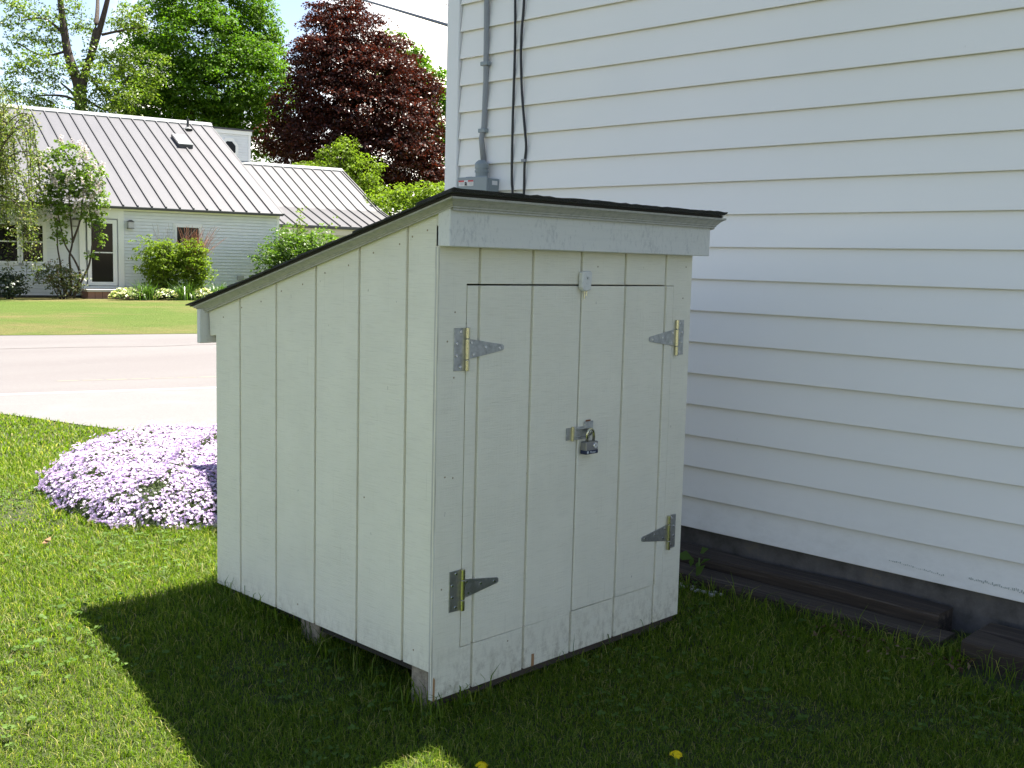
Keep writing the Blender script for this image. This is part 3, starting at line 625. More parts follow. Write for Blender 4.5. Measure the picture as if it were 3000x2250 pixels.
# skylight, pipe
sk = fp(roofquad(MB(), 3.76, 4.23, 4.30, 5.15, rz, .12, .03), 'skylight', mat_seam)
fp(roofquad(MB(), 3.79, 4.20, 4.36, 5.10, rz, .02, .151), 'pane', mat_lampg, sk); fp(roofquad(MB(), 3.755, 4.235, 4.27, 4.35, rz, .03, .151), 'frame', mat_ridge, sk)
fp(MB().tube([(4.58, 5.98, rz(5.98)), (4.58, 5.98, 5.8)], .045, 10), 'vent_pipe', mat_drip); fp(MB().tube([(4.58, 5.96, rz(5.96) + .03), (4.58, 5.98, rz(5.98) + .1)], [.16, .07], 12), 'pipe_flashing', mat_ridge)
# raised rear dormer
dm = rows(4.9, 7.33, 7.64, 2.4, 5.60, .095, .014, 'dormer')
fp(MB().box(7.331, 7.42, 7.61, 7.75, 2.4, 5.60), 'corner_board', mat_white, dm); fp(MB().box(4.9, 7.46, 7.58, 7.70, 5.60, 5.74), 'frieze_board', mat_white, dm)
fp(MB().box(4.8, 7.50, 7.54, 12.5, 5.742, 5.80), 'dormer_roof', mat_drip, dm); fp(MB().box(4.9, 7.40, 7.76, 12.3, 2.4, 5.74), 'dormer_side', mat_clap, dm)
oc = [(6.60 + .36 * math.cos(math.pi / 8 + k * math.pi / 4), 5.06 + .42 * math.sin(math.pi / 8 + k * math.pi / 4)) for k in range(8)]
ocw = fp(MB().prism([(x, 7.585, z) for x, z in oc], [(x, 7.65, z) for x, z in oc]), 'octagon_window', mat_white, dm)
oc2 = [(6.60 + (x - 6.60) * .68, 5.06 + (z - 5.06) * .68) for x, z in oc]
ogl = fp(MB().prism([(x, 7.575, z) for x, z in oc2], [(x, 7.586, z) for x, z in oc2]), 'octagon_pane', mat_glass, dm)
# wing
WB, WR = (4.17, 2.86), (7.64, 4.56)
def wz(y): return WB[1] + (WR[1] - WB[1]) / (WR[0] - WB[0]) * (y - WB[0])
def az(y): return 2.20 + (WB[1] - 2.20) / (WB[0] - 2.2) * (y - 2.2)
we = [5.6] + [7.0 + .398 * k for k in range(-3, 11)] + [11.1]
for i in range(len(we) - 1):
    pn = fp(roofquad(MB(), we[i], we[i + 1], WB[0], WR[0], wz), 'wing_roof_panel', mat_roof)
    fp(roofquad(MB(), we[i + 1] - .018, we[i + 1] + .018, WB[0], WR[0], wz, .045, .0303), 'standing_seam', mat_seam, pn)
    pn = fp(roofquad(MB(), we[i], we[i + 1], 2.2, WB[0] - .002, az), 'wing_apron_panel', mat_roof)
    fp(roofquad(MB(), we[i + 1] - .018, we[i + 1] + .018, 2.2, WB[0], az, .045, .0303), 'standing_seam', mat_seam, pn)
fp(MB().prism([(5.6, 7.45, wz(7.45) + .08), (5.6, 7.64, wz(7.64) + .09), (5.6, 7.8, wz(7.45) + .06), (5.6, 7.45, wz(7.45) + .03)], [(11.12, 7.45, wz(7.45) + .08), (11.12, 7.64, wz(7.64) + .09), (11.12, 7.8, wz(7.45) + .06), (11.12, 7.45, wz(7.45) + .03)]), 'ridge_cap', mat_ridge)
fp(MB().prism([(5.6, 7.64, wz(7.64)), (11.1, 7.64, wz(7.64)), (11.1, 12, 2.4), (5.6, 12, 2.4)], [(5.6, 7.64, wz(7.64) + .03), (11.1, 7.64, wz(7.64) + .03), (11.1, 12, 2.43), (5.6, 12, 2.43)]), 'rear_roof', mat_roof)
fp(MB().box(5.6, 11.12, 2.16, 2.2, 2.13, 2.20), 'drip_edge', mat_drip)
fp(MB().box(5.6, 11.0, 2.23, 2.33, 1.93, 2.19), 'porch_beam', mat_beige)
fp(MB().box(5.6, 11.0, 3.9, 4.0, -.4, 2.6), 'wing_wall', mat_clap)
for x in (10.9,): fp(MB().box(x - .07, x + .07, 2.22, 2.34, -.3, 1.929), 'porch_post', mat_white)
fp(MB().prism([(11.0, 3.9, -.4), (11.0, 11.6, -.4), (11.0, 11.6, 2.5), (11.0, 7.64, 4.5), (11.0, 3.9, 2.7)], [(11.06, 3.9, -.4), (11.06, 11.6, -.4), (11.06, 11.6, 2.5), (11.06, 7.64, 4.5), (11.06, 3.9, 2.7)]), 'wing_gable', mat_clap)
# front door, pilasters
fp(MB().box(-.32, -.16, -.05, -.004, -.04, 2.341), 'pilaster', mat_white); fp(MB().box(.73, .89, -.05, -.004, -.04, 2.341), 'pilaster', mat_white)
fp(MB().box(-.16, .73, -.045, -.003, 2.11, 2.341), 'door_head', mat_white)
dr = fp(MB().box(-.125, .70, -.05, -.03, .21, 2.09), 'storm_door', mat_drip)
for a in ((-.11, -.005, .225, 2.075), (.575, .69, .225, 2.075), (-.004, .574, 1.965, 2.075), (-.004, .574, .225, .325), (-.004, .574, 1.135, 1.165)):
    fp(MB().box(a[0], a[1], -.068, -.051, a[2], a[3]), 'door_rail', mat_white, dr)
fp(MB().box(-.005, .575, -.060, -.0505, 1.16, 1.97), 'pane', mat_glass, dr); fp(MB().box(-.005, .575, -.060, -.0505, .32, 1.14), 'pane', mat_glass, dr)
fp(MB().box(-.09, -.07, -.10, -.068, 1.09, 1.20), 'handle', mat_lamp, dr)
fp(MB().box(-.30, .72, -.12, -.052, .14, .205), 'door_sill', mat_white)
st_ = fp(MB().box(-.34, .86, -.95, -.08, .075, .135), 'door_step', mat_slab)
for k_ in range(6): fp(MB().box(-.30 + k_ * .19, -.12 + k_ * .19, -.9, -.1, -.2, .074), 'brick', mat_brick, st_)
for lx_ in (1.06, -.44):
    la = fp(MB().box(lx_ - .075, lx_ + .075, -.19, -.045, 1.865, 2.03), 'wall_lantern', mat_lampg)
    fp(MB().prism([(lx_ - .09, -.21, 2.03), (lx_ + .09, -.21, 2.03), (lx_ + .09, -.03, 2.03), (lx_ - .09, -.03, 2.03)], [(lx_ - .03, -.15, 2.09), (lx_ + .03, -.15, 2.09), (lx_ + .03, -.09, 2.09), (lx_ - .03, -.09, 2.09)]), 'cap', mat_lamp, la)
    fp(MB().box(lx_ - .085, lx_ + .085, -.20, -.035, 1.845, 1.864), 'base', mat_lamp, la); fp(MB().box(lx_ - .05, lx_ + .05, -.034, -.015, 1.87, 2.08), 'mount', mat_lamp, la)
def window(x0, x1, z0, z1, rail, name='window', dark=mat_glass):
    w = fp(MB().box(x0 - .10, x1 + .10, -.030, -.004, z0 - .06, z1 + .11), name, mat_white)
    fp(MB().box(x0, x1, -.036, -.0305, z0, z1), 'pane', dark, w)
    for a in ((x0 - .05, x0, z0 - .05, z1 + .05), (x1, x1 + .05, z0 - .05, z1 + .05), (x0, x1, z1, z1 + .05), (x0, x1, z0 - .05, z0)):
        fp(MB().box(a[0], a[1], -.052, -.0305, a[2], a[3]), 'sash', mat_white, w)
    fp(MB().box(x0, x1, -.047, -.0365, rail - .018, rail + .018), 'meeting_rail', mat_white, w)
    fp(MB().box(x0 - .12, x1 + .12, -.075, -.0305, z0 - .10, z0 - .062), 'sill', mat_white, w)
    return w
w = window(-1.78, -1.27, .86, 1.84, 1.39); fp(MB().box(-1.78, -1.27, -.044, -.0365, 1.62, 1.632), 'muntin', mat_white, w)
window(-2.55, -1.92, .86, 1.84, 1.39); window(2.39, 3.03, .98, 1.94, 1.45)
fp(MB().box(-2.2, -2.02, -.09, -.016, .28, .44), 'utility_box', mat_greyp); fp(MB().box(4.20, 4.40, -.06, -.016, .42, .55), 'utility_box', mat_greyp)

# ------------------------------------------------------------------ power lines
def wire(p, q, r, label, sag):
    p, q = Vector(p), Vector(q); pts = []
    for k in range(25):
        t = k / 24; v = p.lerp(q, t); v.z -= sag * 4 * t * (1 - t); pts.append(v)
    return tag(MB().tube(pts, r, 6).build('power_line', mat_cable, smooth_=True), label, 'power line', 'overhead power lines')
w1 = wire((13.07, 18, 6.93), (4.62, 4.7, 3.04), .019, 'thicker overhead wire meeting the white house corner, lower of two', .0)
w2 = wire((15.37, 17.3, 7.05), (5.03, 5.5, 3.447), .009, 'thin overhead wire high above the other beside the house corner', .0)
MB().tube([(13.07 - 60, 18 + 60 * .305, 7.3), (13.07, 18, 6.93), (13.07 + 60, 18 - 60 * .305, 7.3)], .012, 6).build('street_span', mat_cable, w1)

# ------------------------------------------------------------------ vegetation builders
def leaves(name, pos, nrm, size, mat, parent=None, asp=.6, spread=.9, kind=None):
    """one rhombic, slightly folded leaf per position"""
    n = len(pos); pos = np.asarray(pos, float)
    d = RS.normal(size=(n, 3)); nr = np.asarray(nrm, float) + d * spread; nr /= np.linalg.norm(nr, axis=1)[:, None] + 1e-9
    t = RS.normal(size=(n, 3)); t -= (t * nr).sum(1)[:, None] * nr; t /= np.linalg.norm(t, axis=1)[:, None] + 1e-9
    b = np.cross(nr, t); s = (np.asarray(size) * RS.uniform(.65, 1.3, n))[:, None]
    fold = nr * s * .18
    V = np.stack([pos - t * s * .5, pos + b * s * asp * .5 + fold, pos + t * s * .5, pos - b * s * asp * .5 + fold], 1).reshape(-1, 3)
    a = np.arange(n) * 4; F1 = np.stack([a, a + 1, a + 2, a + 3], -1)
    o = np_mesh(name, V, [F1], [4], mat, parent)
    if kind: o['kind'] = kind
    return o
def shell(c, r, n, lo=.72):
    d = RS.normal(size=(n, 3)); d /= np.linalg.norm(d, axis=1)[:, None]
    return np.asarray(c) + d * np.asarray(r) * RS.uniform(lo, 1.02, n)[:, None] ** .7, d
def sprays(blobs, per_area, nleaf, srad, lo=.7, flat=.55, zmin=None):
    """blobs: (centre, radii); returns leaf positions and normals grouped as small drooping umbrellas"""
    P, Nn = [], []
    for c, r in blobs:
        r = np.asarray(r, float); area = 4 * math.pi * ((r[0] * r[1]) ** 1.6 / 3 + (r[0] * r[2]) ** 1.6 / 3 + (r[1] * r[2]) ** 1.6 / 3) ** (1 / 1.6)
        n = max(6, int(area * per_area)); q, d = shell(c, r, n, lo)
        # ragged outline
        q += d * RS.normal(0, .10, n)[:, None] * r.min()
        sr = srad * RS.uniform(.6, 1.35, n)
        for k in range(nleaf):
            a = RS.uniform(0, 2 * math.pi, n); u = np.sqrt(RS.uniform(0, 1, n))
            off = np.stack([np.cos(a) * u * sr, np.sin(a) * u * sr, (.30 - flat * u * u) * sr + RS.normal(0, .10, n) * sr], -1) + d * (sr * .25)[:, None]
            P.append(q + off); Nn.append(np.stack([np.cos(a) * u * .7, np.sin(a) * u * .7, np.ones(n)], -1) + d * .35)
    P = np.concatenate(P); Nn = np.concatenate(Nn)
    if zmin is not None: k = P[:, 2] > zmin; P, Nn = P[k], Nn[k]
    return P, Nn
def blobs_px(spec, depth, sq=1.0):
    """crown lobes at their real distance; spec rows: picture x, y, half width, half height (both picture px), depth offset"""
    out = []
    for x, y, hw, hh, dd in spec:
        dep = depth + dd; k = dep * DPX / 3185.26
        out.append((np.array(place(x, y, dep)), (hw * k, hw * k * sq, hh * k)))
    return out
def gz(p): return float(ground_z(p[0], p[1]))
def limb(m, a, b, r0, r1, wob=.12, n=7):
    a, b = Vector(a), Vector(b); Ln = (b - a).length; pts = []; rad = []
    for k in range(n + 1):
        t = k / n; v = a.lerp(b, t); s = math.sin(math.pi * t) * Ln * wob
        v += Vector((rnd.uniform(-1, 1), rnd.uniform(-1, 1), rnd.uniform(-.4, .8))) * s * .35; pts.append(v); rad.append(r0 + (r1 - r0) * t)
    m.tube(pts, rad, 7); return pts

# green maple
base = place(455, 640, 53); base.z = gz(base) - .1
t = empty('maple_tree', base, label='dense bright green maple tree behind the metal roofed house', cat='tree', group='trees behind the house')
bl = blobs_px([(330, 150, 75, 70, -1), (345, 60, 62, 60, 0), (400, 10, 70, 50, 1), (440, 90, 90, 80, -1.5), (500, 35, 62, 60, 0), (560, 75, 45, 70, 1), (540, 160, 75, 75, -1), (470, 185, 85, 70, -2), (395, 190, 70, 70, -2), (300, 215, 60, 45, -1),
               (575, 130, 40, 60, 1), (590, 210, 45, 70, 1), (520, 250, 70, 55, -1), (430, 260, 80, 45, -1), (340, 250, 70, 40, -1), (270, 255, 45, 30, -1), (540, 300, 60, 50, 0), (450, -60, 90, 50, 0), (350, -40, 50, 40, 1), (545, 10, 30, 40, 0), (300, 110, 30, 35, 0)], 53)
P, Nn = sprays(bl, 6.5, 30, .44, .55)
leaves('crown', P - np.array(base), Nn, .135, mat_maple, t, .75, .75)
m = MB(); top_ = Vector(place(450, 60, 53)); limb(m, base, base.lerp(top_, .45), .42, .30)
for q in bl[:14]: limb(m, base.lerp(top_, rnd.uniform(.3, .5)), q[0], .16, .03)
m.v = [tuple(Vector(p) - base) for p in m.v]; m.build('trunk', mat_bark, t, smooth_=True)

# crimson maple
base = place(775, 640, 50); base.z = gz(base) - .1
t = empty('crimson_maple', base, label='large dark crimson leaved maple tree behind the house', cat='tree', group='trees behind the house')
bl = blobs_px([(735, 20, 50, 45, 0), (700, 75, 55, 45, -.5), (770, 80, 70, 55, -1), (720, 130, 85, 55, -1.5), (830, 120, 60, 50, 0), (670, 150, 45, 45, 0), (800, 170, 90, 60, -2), (870, 175, 55, 50, 0), (700, 210, 80, 60, -2), (900, 225, 50, 55, 0), (640, 240, 55, 60, 0),
               (780, 250, 90, 70, -2.5), (860, 270, 75, 65, -2), (920, 300, 42, 60, 0), (610, 300, 50, 40, 1), (700, 300, 85, 60, -2), (820, 335, 85, 60, -2.5), (900, 365, 60, 55, -1), (760, 375, 80, 50, -2), (940, 400, 35, 45, 0), (660, 330, 60, 40, 0), (850, 410, 60, 35, -1), (925, 190, 22, 25, 0), (685, 30, 20, 22, 0)], 50)
P, Nn = sprays(bl, 9.0, 30, .38, .48)
leaves('crown', P - np.array(base), Nn, .12, mat_crim, t, .75, .75)
m = MB(); top_ = Vector(place(770, 60, 50)); limb(m, base, base.lerp(top_, .5), .38, .25)
for q in bl[:14]: limb(m, base.lerp(top_, rnd.uniform(.3, .55)), q[0], .14, .03)
m.v = [tuple(Vector(p) - base) for p in m.v]; m.build('trunk', mat_bark, t, smooth_=True)

# green trees partly behind the crimson one
base = place(930, 640, 62); base.z = gz(base) - .1
t = empty('green_tree', base, label='light green tree showing behind the right side of the crimson maple', cat='tree', group='trees behind the house')
bl = blobs_px([(860, 120, 50, 45, 0), (930, 200, 50, 60, 0), (955, 260, 40, 80, 0), (950, 350, 45, 70, 0), (890, 180, 50, 70, 0), (1010, 300, 60, 110, 2)], 62)
P, Nn = sprays(bl, 3.5, 14, .42, .5); leaves('crown', P - np.array(base), Nn, .24, mat_maple, t, .75, .75)
m = MB(); limb(m, base, bl[3][0], .3, .12); [limb(m, base.lerp(Vector(bl[3][0]), .6), q[0], .12, .03) for q in bl]
m.v = [tuple(Vector(p) - base) for p in m.v]; m.build('trunk', mat_bark, t, smooth_=True)

# open tree at the left
base = place(148, 640, 46); base.z = gz(base) - .1
t = empty('open_tree', base, label='tall open tree with dark forking trunk and sparse yellowish green foliage', cat='tree', group='trees behind the house')
def PX(x, y, dd=0): return Vector(place(x, y, 46 + dd))
m = MB()
def stem(pts, r): m.tube(dens([tuple(p) for p in pts], 5), list(np.linspace(r[0], r[1], 5 * (len(pts) - 1) + 1)), 8)
stem([base, PX(165, 420), PX(172, 300), PX(175, 235), PX(168, 180), PX(148, 120), PX(138, 60), PX(130, 0), PX(118, -90)], (.36, .09))
stem([PX(173, 235), PX(182, 165), PX(205, 95), PX(222, 40), PX(238, -30), PX(246, -110)], (.20, .06))
stem([PX(195, 120), PX(208, 50), PX(211, -10, 1), PX(206, -90, 1)], (.12, .05))
stem([PX(168, 215), PX(150, 195), PX(132, 180)], (.08, .03)); stem([PX(172, 222), PX(140, 208), PX(95, 206), PX(60, 212)], (.07, .02))
stem([PX(220, 75), PX(262, 66), PX(300, 60), PX(330, 64)], (.06, .02)); stem([PX(190, 160), PX(235, 215), PX(262, 190), PX(280, 160)], (.06, .02))
stem([PX(135, 70), PX(95, 40), PX(45, 45)], (.07, .02)); stem([PX(178, 210), PX(235, 240), PX(290, 225), PX(320, 230)], (.06, .02)); stem([PX(145, 110), PX(90, 120), PX(35, 90)], (.06, .02))
m.v = [tuple(Vector(p) - base) for p in m.v]; m.build('trunk', mat_bark, t, smooth_=True)
bl = blobs_px([(70, 25, 40, 18, 0), (110, 50, 40, 22, 0), (30, 45, 30, 18, 0), (60, 85, 40, 15, 0), (90, 130, 50, 24, -1), (40, 150, 35, 24, -1), (120, 95, 32, 22, 0), (180, 60, 32, 20, 1), (265, 50, 42, 18, 0), (310, 55, 28, 14, 0), (285, 20, 30, 10, 0), (230, 120, 50, 28, 0), (275, 150, 42, 32, 0), (215, 165, 42, 32, -1), (250, 200, 55, 28, -1), (190, 205, 35, 26, -1),
               (160, 150, 30, 26, 0), (100, 175, 40, 22, 0), (50, 205, 42, 20, 0), (15, 190, 26, 22, 0), (110, 230, 42, 22, 0), (195, 245, 52, 22, -1), (260, 240, 42, 20, -1), (310, 205, 32, 26, 0), (335, 170, 26, 22, 0), (300, 115, 24, 14, 0), (60, 245, 50, 16, 0), (150, 15, 32, 14, 0), (10, 100, 22, 16, 0), (160, 255, 40, 20, -1), (20, 5, 30, 14, 0), (350, 130, 18, 14, 0), (170, 285, 60, 25, 0), (240, 275, 50, 22, 0)], 46)
P, Nn = sprays(bl, 8.5, 12, .28, .12, .6); leaves('crown', P - np.array(base), Nn, .13, mat_open, t, .5, 1.0)

# lime green shrubs beyond the wing
for (spec, dep, lab, nm) in (([(690, 385, 55, 32, 0), (735, 345, 45, 32, 0), (745, 318, 24, 18, 0), (780, 385, 50, 45, 0), (710, 370, 50, 28, .5), (655, 372, 30, 16, 0), (800, 425, 40, 50, 0), (740, 420, 55, 40, 0)], 45, 'lime green bushy tree behind the low roof wing', 'small_tree'),
                             ([(835, 435, 45, 26, 0), (880, 425, 42, 22, 0), (920, 415, 32, 18, 0), (850, 455, 55, 28, 0), (905, 445, 42, 25, 0), (865, 412, 18, 10, 0), (950, 430, 35, 30, 0)], 41, 'pale green bushes between the low roof wing and the shed roof', 'bush')):
    base = Vector(place(spec[0][0] + 60, 600, dep)); base.z = gz(base) - .1
    t = empty(nm, base, label=lab, cat='tree' if nm != 'bush' else 'bush')
    bl = blobs_px(spec, dep); P, Nn = sprays(bl, 10, 18, .28, .5); leaves('crown' if nm != 'bush' else 'foliage', P - np.array(base), Nn, .115, mat_lime, t, .6, .8)
    m = MB(); [limb(m, base, q[0], .09, .02) for q in bl]; m.v = [tuple(Vector(p) - base) for p in m.v]; m.build('trunk' if nm != 'bush' else 'stems', mat_bark, t)

# ---- planting in front of the house, in the house's own axes
HM = Matrix.Translation((11.78, 27.91, 0)) @ Matrix.Rotation(RZ, 4, 'Z')
def HP(x, y, z=None):
    p = HM @ Vector((x, y, 0 if z is None else z))
    if z is None: p.z = gz(p)
    return p
# lilac with white blossom
base = HP(-.75, -.85); base.z -= .03
t = empty('lilac_tree', base, label='slender many stemmed lilac with white blossom beside the front door', cat='tree')
m = MB()
for pts in ([(-.75, -.85, -.1), (-.72, -.85, .5), (-.74, -.8, 1.0), (-.66, -.8, 1.4), (-.68, -.8, 1.9), (-.72, -.8, 2.5), (-.70, -.8, 3.1)],
            [(-.70, -.85, -.1), (-.50, -.9, .5), (-.62, -.9, .9), (-.85, -.9, 1.3), (-.95, -.9, 1.7), (-1.05, -.9, 2.3)],
            [(-.68, -.85, -.1), (-.42, -.8, .4), (-.24, -.8, .8), (-.16, -.8, 1.25), (-.12, -.8, 1.7), (-.2, -.8, 2.3)],
            [(-.80, -.85, -.1), (-.98, -.9, .45), (-1.0, -.9, .85), (-1.06, -.9, 1.3), (-1.05, -.9, 2.0)],
            [(-.66, -.8, 1.4), (-.45, -.8, 2.0), (-.35, -.8, 2.7)]):
    P_ = [HP(*p) - base for p in pts]; m.tube(dens([tuple(p) for p in P_], 5), list(np.linspace(.035, .014, 5 * (len(pts) - 1) + 1)), 7)
m.build('trunk', mat_bark, t, smooth_=True)
lb = [((-.75, -.85, 3.75), (.5, .4, .38)), ((-1.2, -.85, 3.35), (.45, .4, .4)), ((-.2, -.85, 3.25), (.45, .4, .4)), ((-.65, -.9, 3.0), (.5, .4, .4)), ((-.05, -.85, 2.75), (.35, .32, .32)), ((-1.35, -.9, 2.75), (.4, .4, .35)), ((-.55, -.85, 3.05), (.34, .32, .30)), ((-.95, -.85, 2.85), (.34, .32, .28)), ((-.35, -.85, 2.55), (.30, .28, .28)), ((-.85, -.9, 2.35), (.38, .33, .28)), ((-.30, -.85, 2.15), (.30, .28, .24)), ((-1.05, -.9, 2.0), (.34, .3, .26)), ((-.05, -.8, 2.0), (.26, .25, .28)), ((-1.2, -.9, 2.5), (.28, .28, .25)), ((-1.0, -.9, 1.55), (.25, .22, .2)), ((.06, -.8, 1.55), (.12, .12, .25)), ((-.13, -.8, 1.1), (.1, .1, .15)), ((.1, -.8, 2.35), (.2, .2, .2))]
bl = [(np.array(HP(*c) - base), r) for c, r in lb]
P, Nn = sprays(bl, 26, 9, .13, .3); leaves('crown', P, Nn, .09, mat_lilacleaf, t, .65, .8)
fl_ = []; 
for c, r in bl[:12]:
    for k in range(10):
        d = np.array([rnd.gauss(0, 1), rnd.gauss(0, 1), abs(rnd.gauss(.5, .8))]); d /= np.linalg.norm(d); q = c + d * np.array(r) * 1.05
        for e in range(20): fl_.append(q + np.array([rnd.gauss(0, .032), rnd.gauss(0, .032), rnd.gauss(0, .06)]))
leaves('blossom', np.array(fl_), np.tile([0, 0, 1.], (len(fl_), 1)), .06, mat_flowerw, t, .9, 1.2)

# weeping tree at the left edge
base = HP(-3.35, -1.6); base.z -= .03
t = empty('weeping_tree', base, label='weeping tree with hanging leafy strands at the left edge of the picture', cat='tree')
m = MB(); tops = []
limb(m, (0, 0, 0), (.1, 0, 2.0), .14, .10)
strand_p = []
for k in range(58):
    a = rnd.uniform(-1.0, 2.0); rr = rnd.uniform(.4, 1.75); zt_ = rnd.uniform(3.0, 6.3) - .55 * rr
    tip = Vector((rr * math.cos(a), rr * math.sin(a) * .8, zt_)); st0 = Vector((.1 + rnd.uniform(-.1, .1), rnd.uniform(-.1, .1), rnd.uniform(1.6, 2.3)))
    mid = st0.lerp(tip, .55) + Vector((0, 0, .55)); low = tip + Vector((rnd.uniform(0, .25) * math.cos(a), rnd.uniform(-.1, .1), -rnd.uniform(.8, 2.4)))
    low.z = max(low.z, .55)
    pts = dens([tuple(st0), tuple(mid), tuple(tip), tuple(tip.lerp(low, .5) + Vector((.06 * math.cos(a), .05 * math.sin(a), .05))), tuple(low)], 7)
    m.tube(pts, list(np.linspace(.022, .004, len(pts))), 5)
    for i_ in range(6, len(pts)):
        for e in range(11): strand_p.append(np.array(pts[i_]) + np.array([rnd.gauss(0, .085), rnd.gauss(0, .085), rnd.gauss(-.03, .13)]))
m.build('trunk', mat_bark, t, smooth_=True)
leaves('crown', np.array(strand_p), np.tile([.3, -.3, .6], (len(strand_p), 1)), .085, mat_weep, t, .42, 1.0)

def shrub(name, label, c, r, dens_, mat, size, nl=9, sr=.10, group=None, lobes=9, lo=.45, asp=.5, cat='shrub', zflat=.5):
    base = HP(*c); base.z -= .03
    t = empty(name, base, label=label, cat=cat, group=group)
    bl = []
    for k in range(lobes):
        a = rnd.uniform(0, 2 * math.pi); u = rnd.uniform(.1, .62)
        bl.append((np.array((r[0] * u * math.cos(a), r[1] * u * math.sin(a), r[2] * rnd.uniform(.42, .78))), (r[0] * rnd.uniform(.35, .52), r[1] * rnd.uniform(.35, .52), r[2] * rnd.uniform(.28, .42))))
    bl.append((np.array((0, 0, r[2] * .5)), (r[0] * .75, r[1] * .75, r[2] * .45)))
    P, Nn = sprays(bl, dens_, nl, sr, lo, zflat, .0); leaves('foliage', P, Nn, size, mat, t, asp, .9)
    m = MB()
    for k in range(10):
        q = bl[k % len(bl)][0]; limb(m, (rnd.uniform(-.1, .1) * r[0], rnd.uniform(-.1, .1), -.05), q, .016, .005, .1, 5)
    m.build('stems', mat_bark, t)
    return t, base
bush_, bb = shrub('bush', 'upright green bush with grey twigs, the one nearer the front door', (1.62, -1.1), (.86, .5, 1.72), 26, mat_lime, .075, 10, .11, lobes=14)
m2, bb2 = shrub('bush', 'yellower green bush with russet twigs in front of the window', (2.5, -1.1), (.92, .5, 1.6), 26, mat_lime, .075, 10, .11, lobes=14)
tw = MB(); tg = MB()
for k in range(110):
    a = Vector((.0 + rnd.uniform(-.3, .3), rnd.uniform(-.2, .2), .9)); b = Vector((.28 + rnd.gauss(0, .32), rnd.gauss(0, .2), rnd.uniform(1.5, 2.15))); limb(tw, a, b, .007, .003, .1, 4)
for k in range(26):
    a = Vector((rnd.uniform(-.1, .3), rnd.uniform(-.2, .2), .8)); b = Vector((.3 + rnd.gauss(0, .34), rnd.gauss(0, .2), rnd.uniform(1.7, 2.2))); limb(tg, a, b, .006, .0025, .1, 4)
tw.build('twigs', mat_russet, m2); tg.build('twigs', mat_grtwig, bush_)
shrub('bush', 'loose mixed green and reddish bush below the lilac stems', (-1.0, -1.1), (.75, .5, .95), 22, leaf_mat('mixed_leaf', [(0, (.06, .095, .02)), (.6, (.12, .15, .04)), (.9, (.18, .15, .06)), (1, (.24, .12, .09))]), .07, 8, .11)
shrub('bush', 'dark leaved bush at the left edge below the window', (-2.3, -1.2), (.60, .5, .72), 24, mat_dkbush, .08, 9, .12)
shrub('bush', 'domed weeping bush with trailing sprays near the house corner', (5.45, -1.5), (1.5, 1.0, 2.1), 20, mat_bush, .085, 10, .14, lobes=16)
shrub('bush', 'small light sapling poking up above the domed weeping bush', (5.75, -1.2), (.2, .2, 2.75), 16, mat_lime, .08, 6, .12, lobes=6, lo=.2)
shrub('bush', 'thin sapling beside the wing, nearer the shed roof', (6.75, -1.2), (.2, .2, 2.45), 14, mat_lime, .08, 6, .12, lobes=6, lo=.2)
shrub('bush', 'low light green weedy bush at the corner of the house front', (3.9, -1.0), (.35, .3, .5), 20, mat_bush, .06, 7, .1)

# border of hostas and daylilies
def hosta(x, y, label):
    base = HP(x, y); t = empty('hosta', base, label=label, cat='plant', group='hostas in the flower border')
    Pn = []; Nr = []
    for k in range(230):
        a = rnd.uniform(0, 2 * math.pi); u = math.sqrt(rnd.random()) * .36; Pn.append((u * math.cos(a), u * math.sin(a), .30 - .55 * u * u / .36 + rnd.uniform(-.05, .05))); Nr.append((math.cos(a) * .6, math.sin(a) * .6, 1))
    leaves('foliage', np.array(Pn), np.array(Nr), .115, mat_hosta, t, .45, .45); return t
def blades(pos, h, w, lean, mat, name, parent=None, curl=.9, hvar=.35, kind=None, down=0.0):
    n = len(pos); a = RS.uniform(0, 2 * math.pi, n); hh = h * RS.uniform(1 - hvar, 1 + hvar, n); ln = lean * RS.uniform(.15, 1.3, n) * hh
    dirv = np.stack([np.cos(a), np.sin(a), np.zeros(n)], -1); f = a + math.pi / 2 + RS.normal(0, .6, n); side = np.stack([np.cos(f), np.sin(f), np.zeros(n)], -1) * (w * RS.uniform(.7, 1.3, n))[:, None] * .5
    up = np.array([0, 0, 1.])
    mid = pos + dirv * (ln * .32)[:, None] + up * (hh * .62)[:, None]; tip = pos + dirv * ln[:, None] + up * (hh * (1 - down * RS.uniform(0, 1, n)))[:, None]
    V = np.stack([pos - side, pos + side, mid + side * .8, mid - side * .8, tip], 1).reshape(-1, 3)
    b = np.arange(n) * 5
    o = np_mesh(name, V, [np.stack([b, b + 1, b + 2, b + 3], -1), np.stack([b + 3, b + 2, b + 4], -1)], [4, 3], mat, parent)
    if kind: o['kind'] = kind
    return o
mat_daylily = leaf_mat('daylily_leaf', [(0, (.06, .13, .018)), (1, (.12, .21, .035))], .4, .4, .05)
def daylily(x, y, label):
    base = HP(x, y); t = empty('daylily', base, label=label, cat='plant', group='daylilies in the flower border')
    p = np.stack([RS.normal(0, .13, 260), RS.normal(0, .12, 260), np.full(260, -.02)], -1)
    blades(p, .50, .022, .75, mat_daylily, 'foliage', t, down=.5); return t
hosta(.42, -1.75, 'variegated hosta beside the door step, leftmost of the hostas'); hosta(1.55, -1.75, 'variegated hosta between the two larger daylily clumps'); hosta(2.60, -1.75, 'variegated hosta right of the second daylily clump, nearest the shed roof')
hosta(.72, -1.6, 'variegated hosta squeezed against the first daylily clump from the door')
daylily(1.02, -1.7, 'spiky green daylily clump nearest the door step'); daylily(2.10, -1.7, 'spiky green daylily clump in the middle of the border'); daylily(3.10, -1.7, 'spiky green daylily clump at the shed roof end of the border')

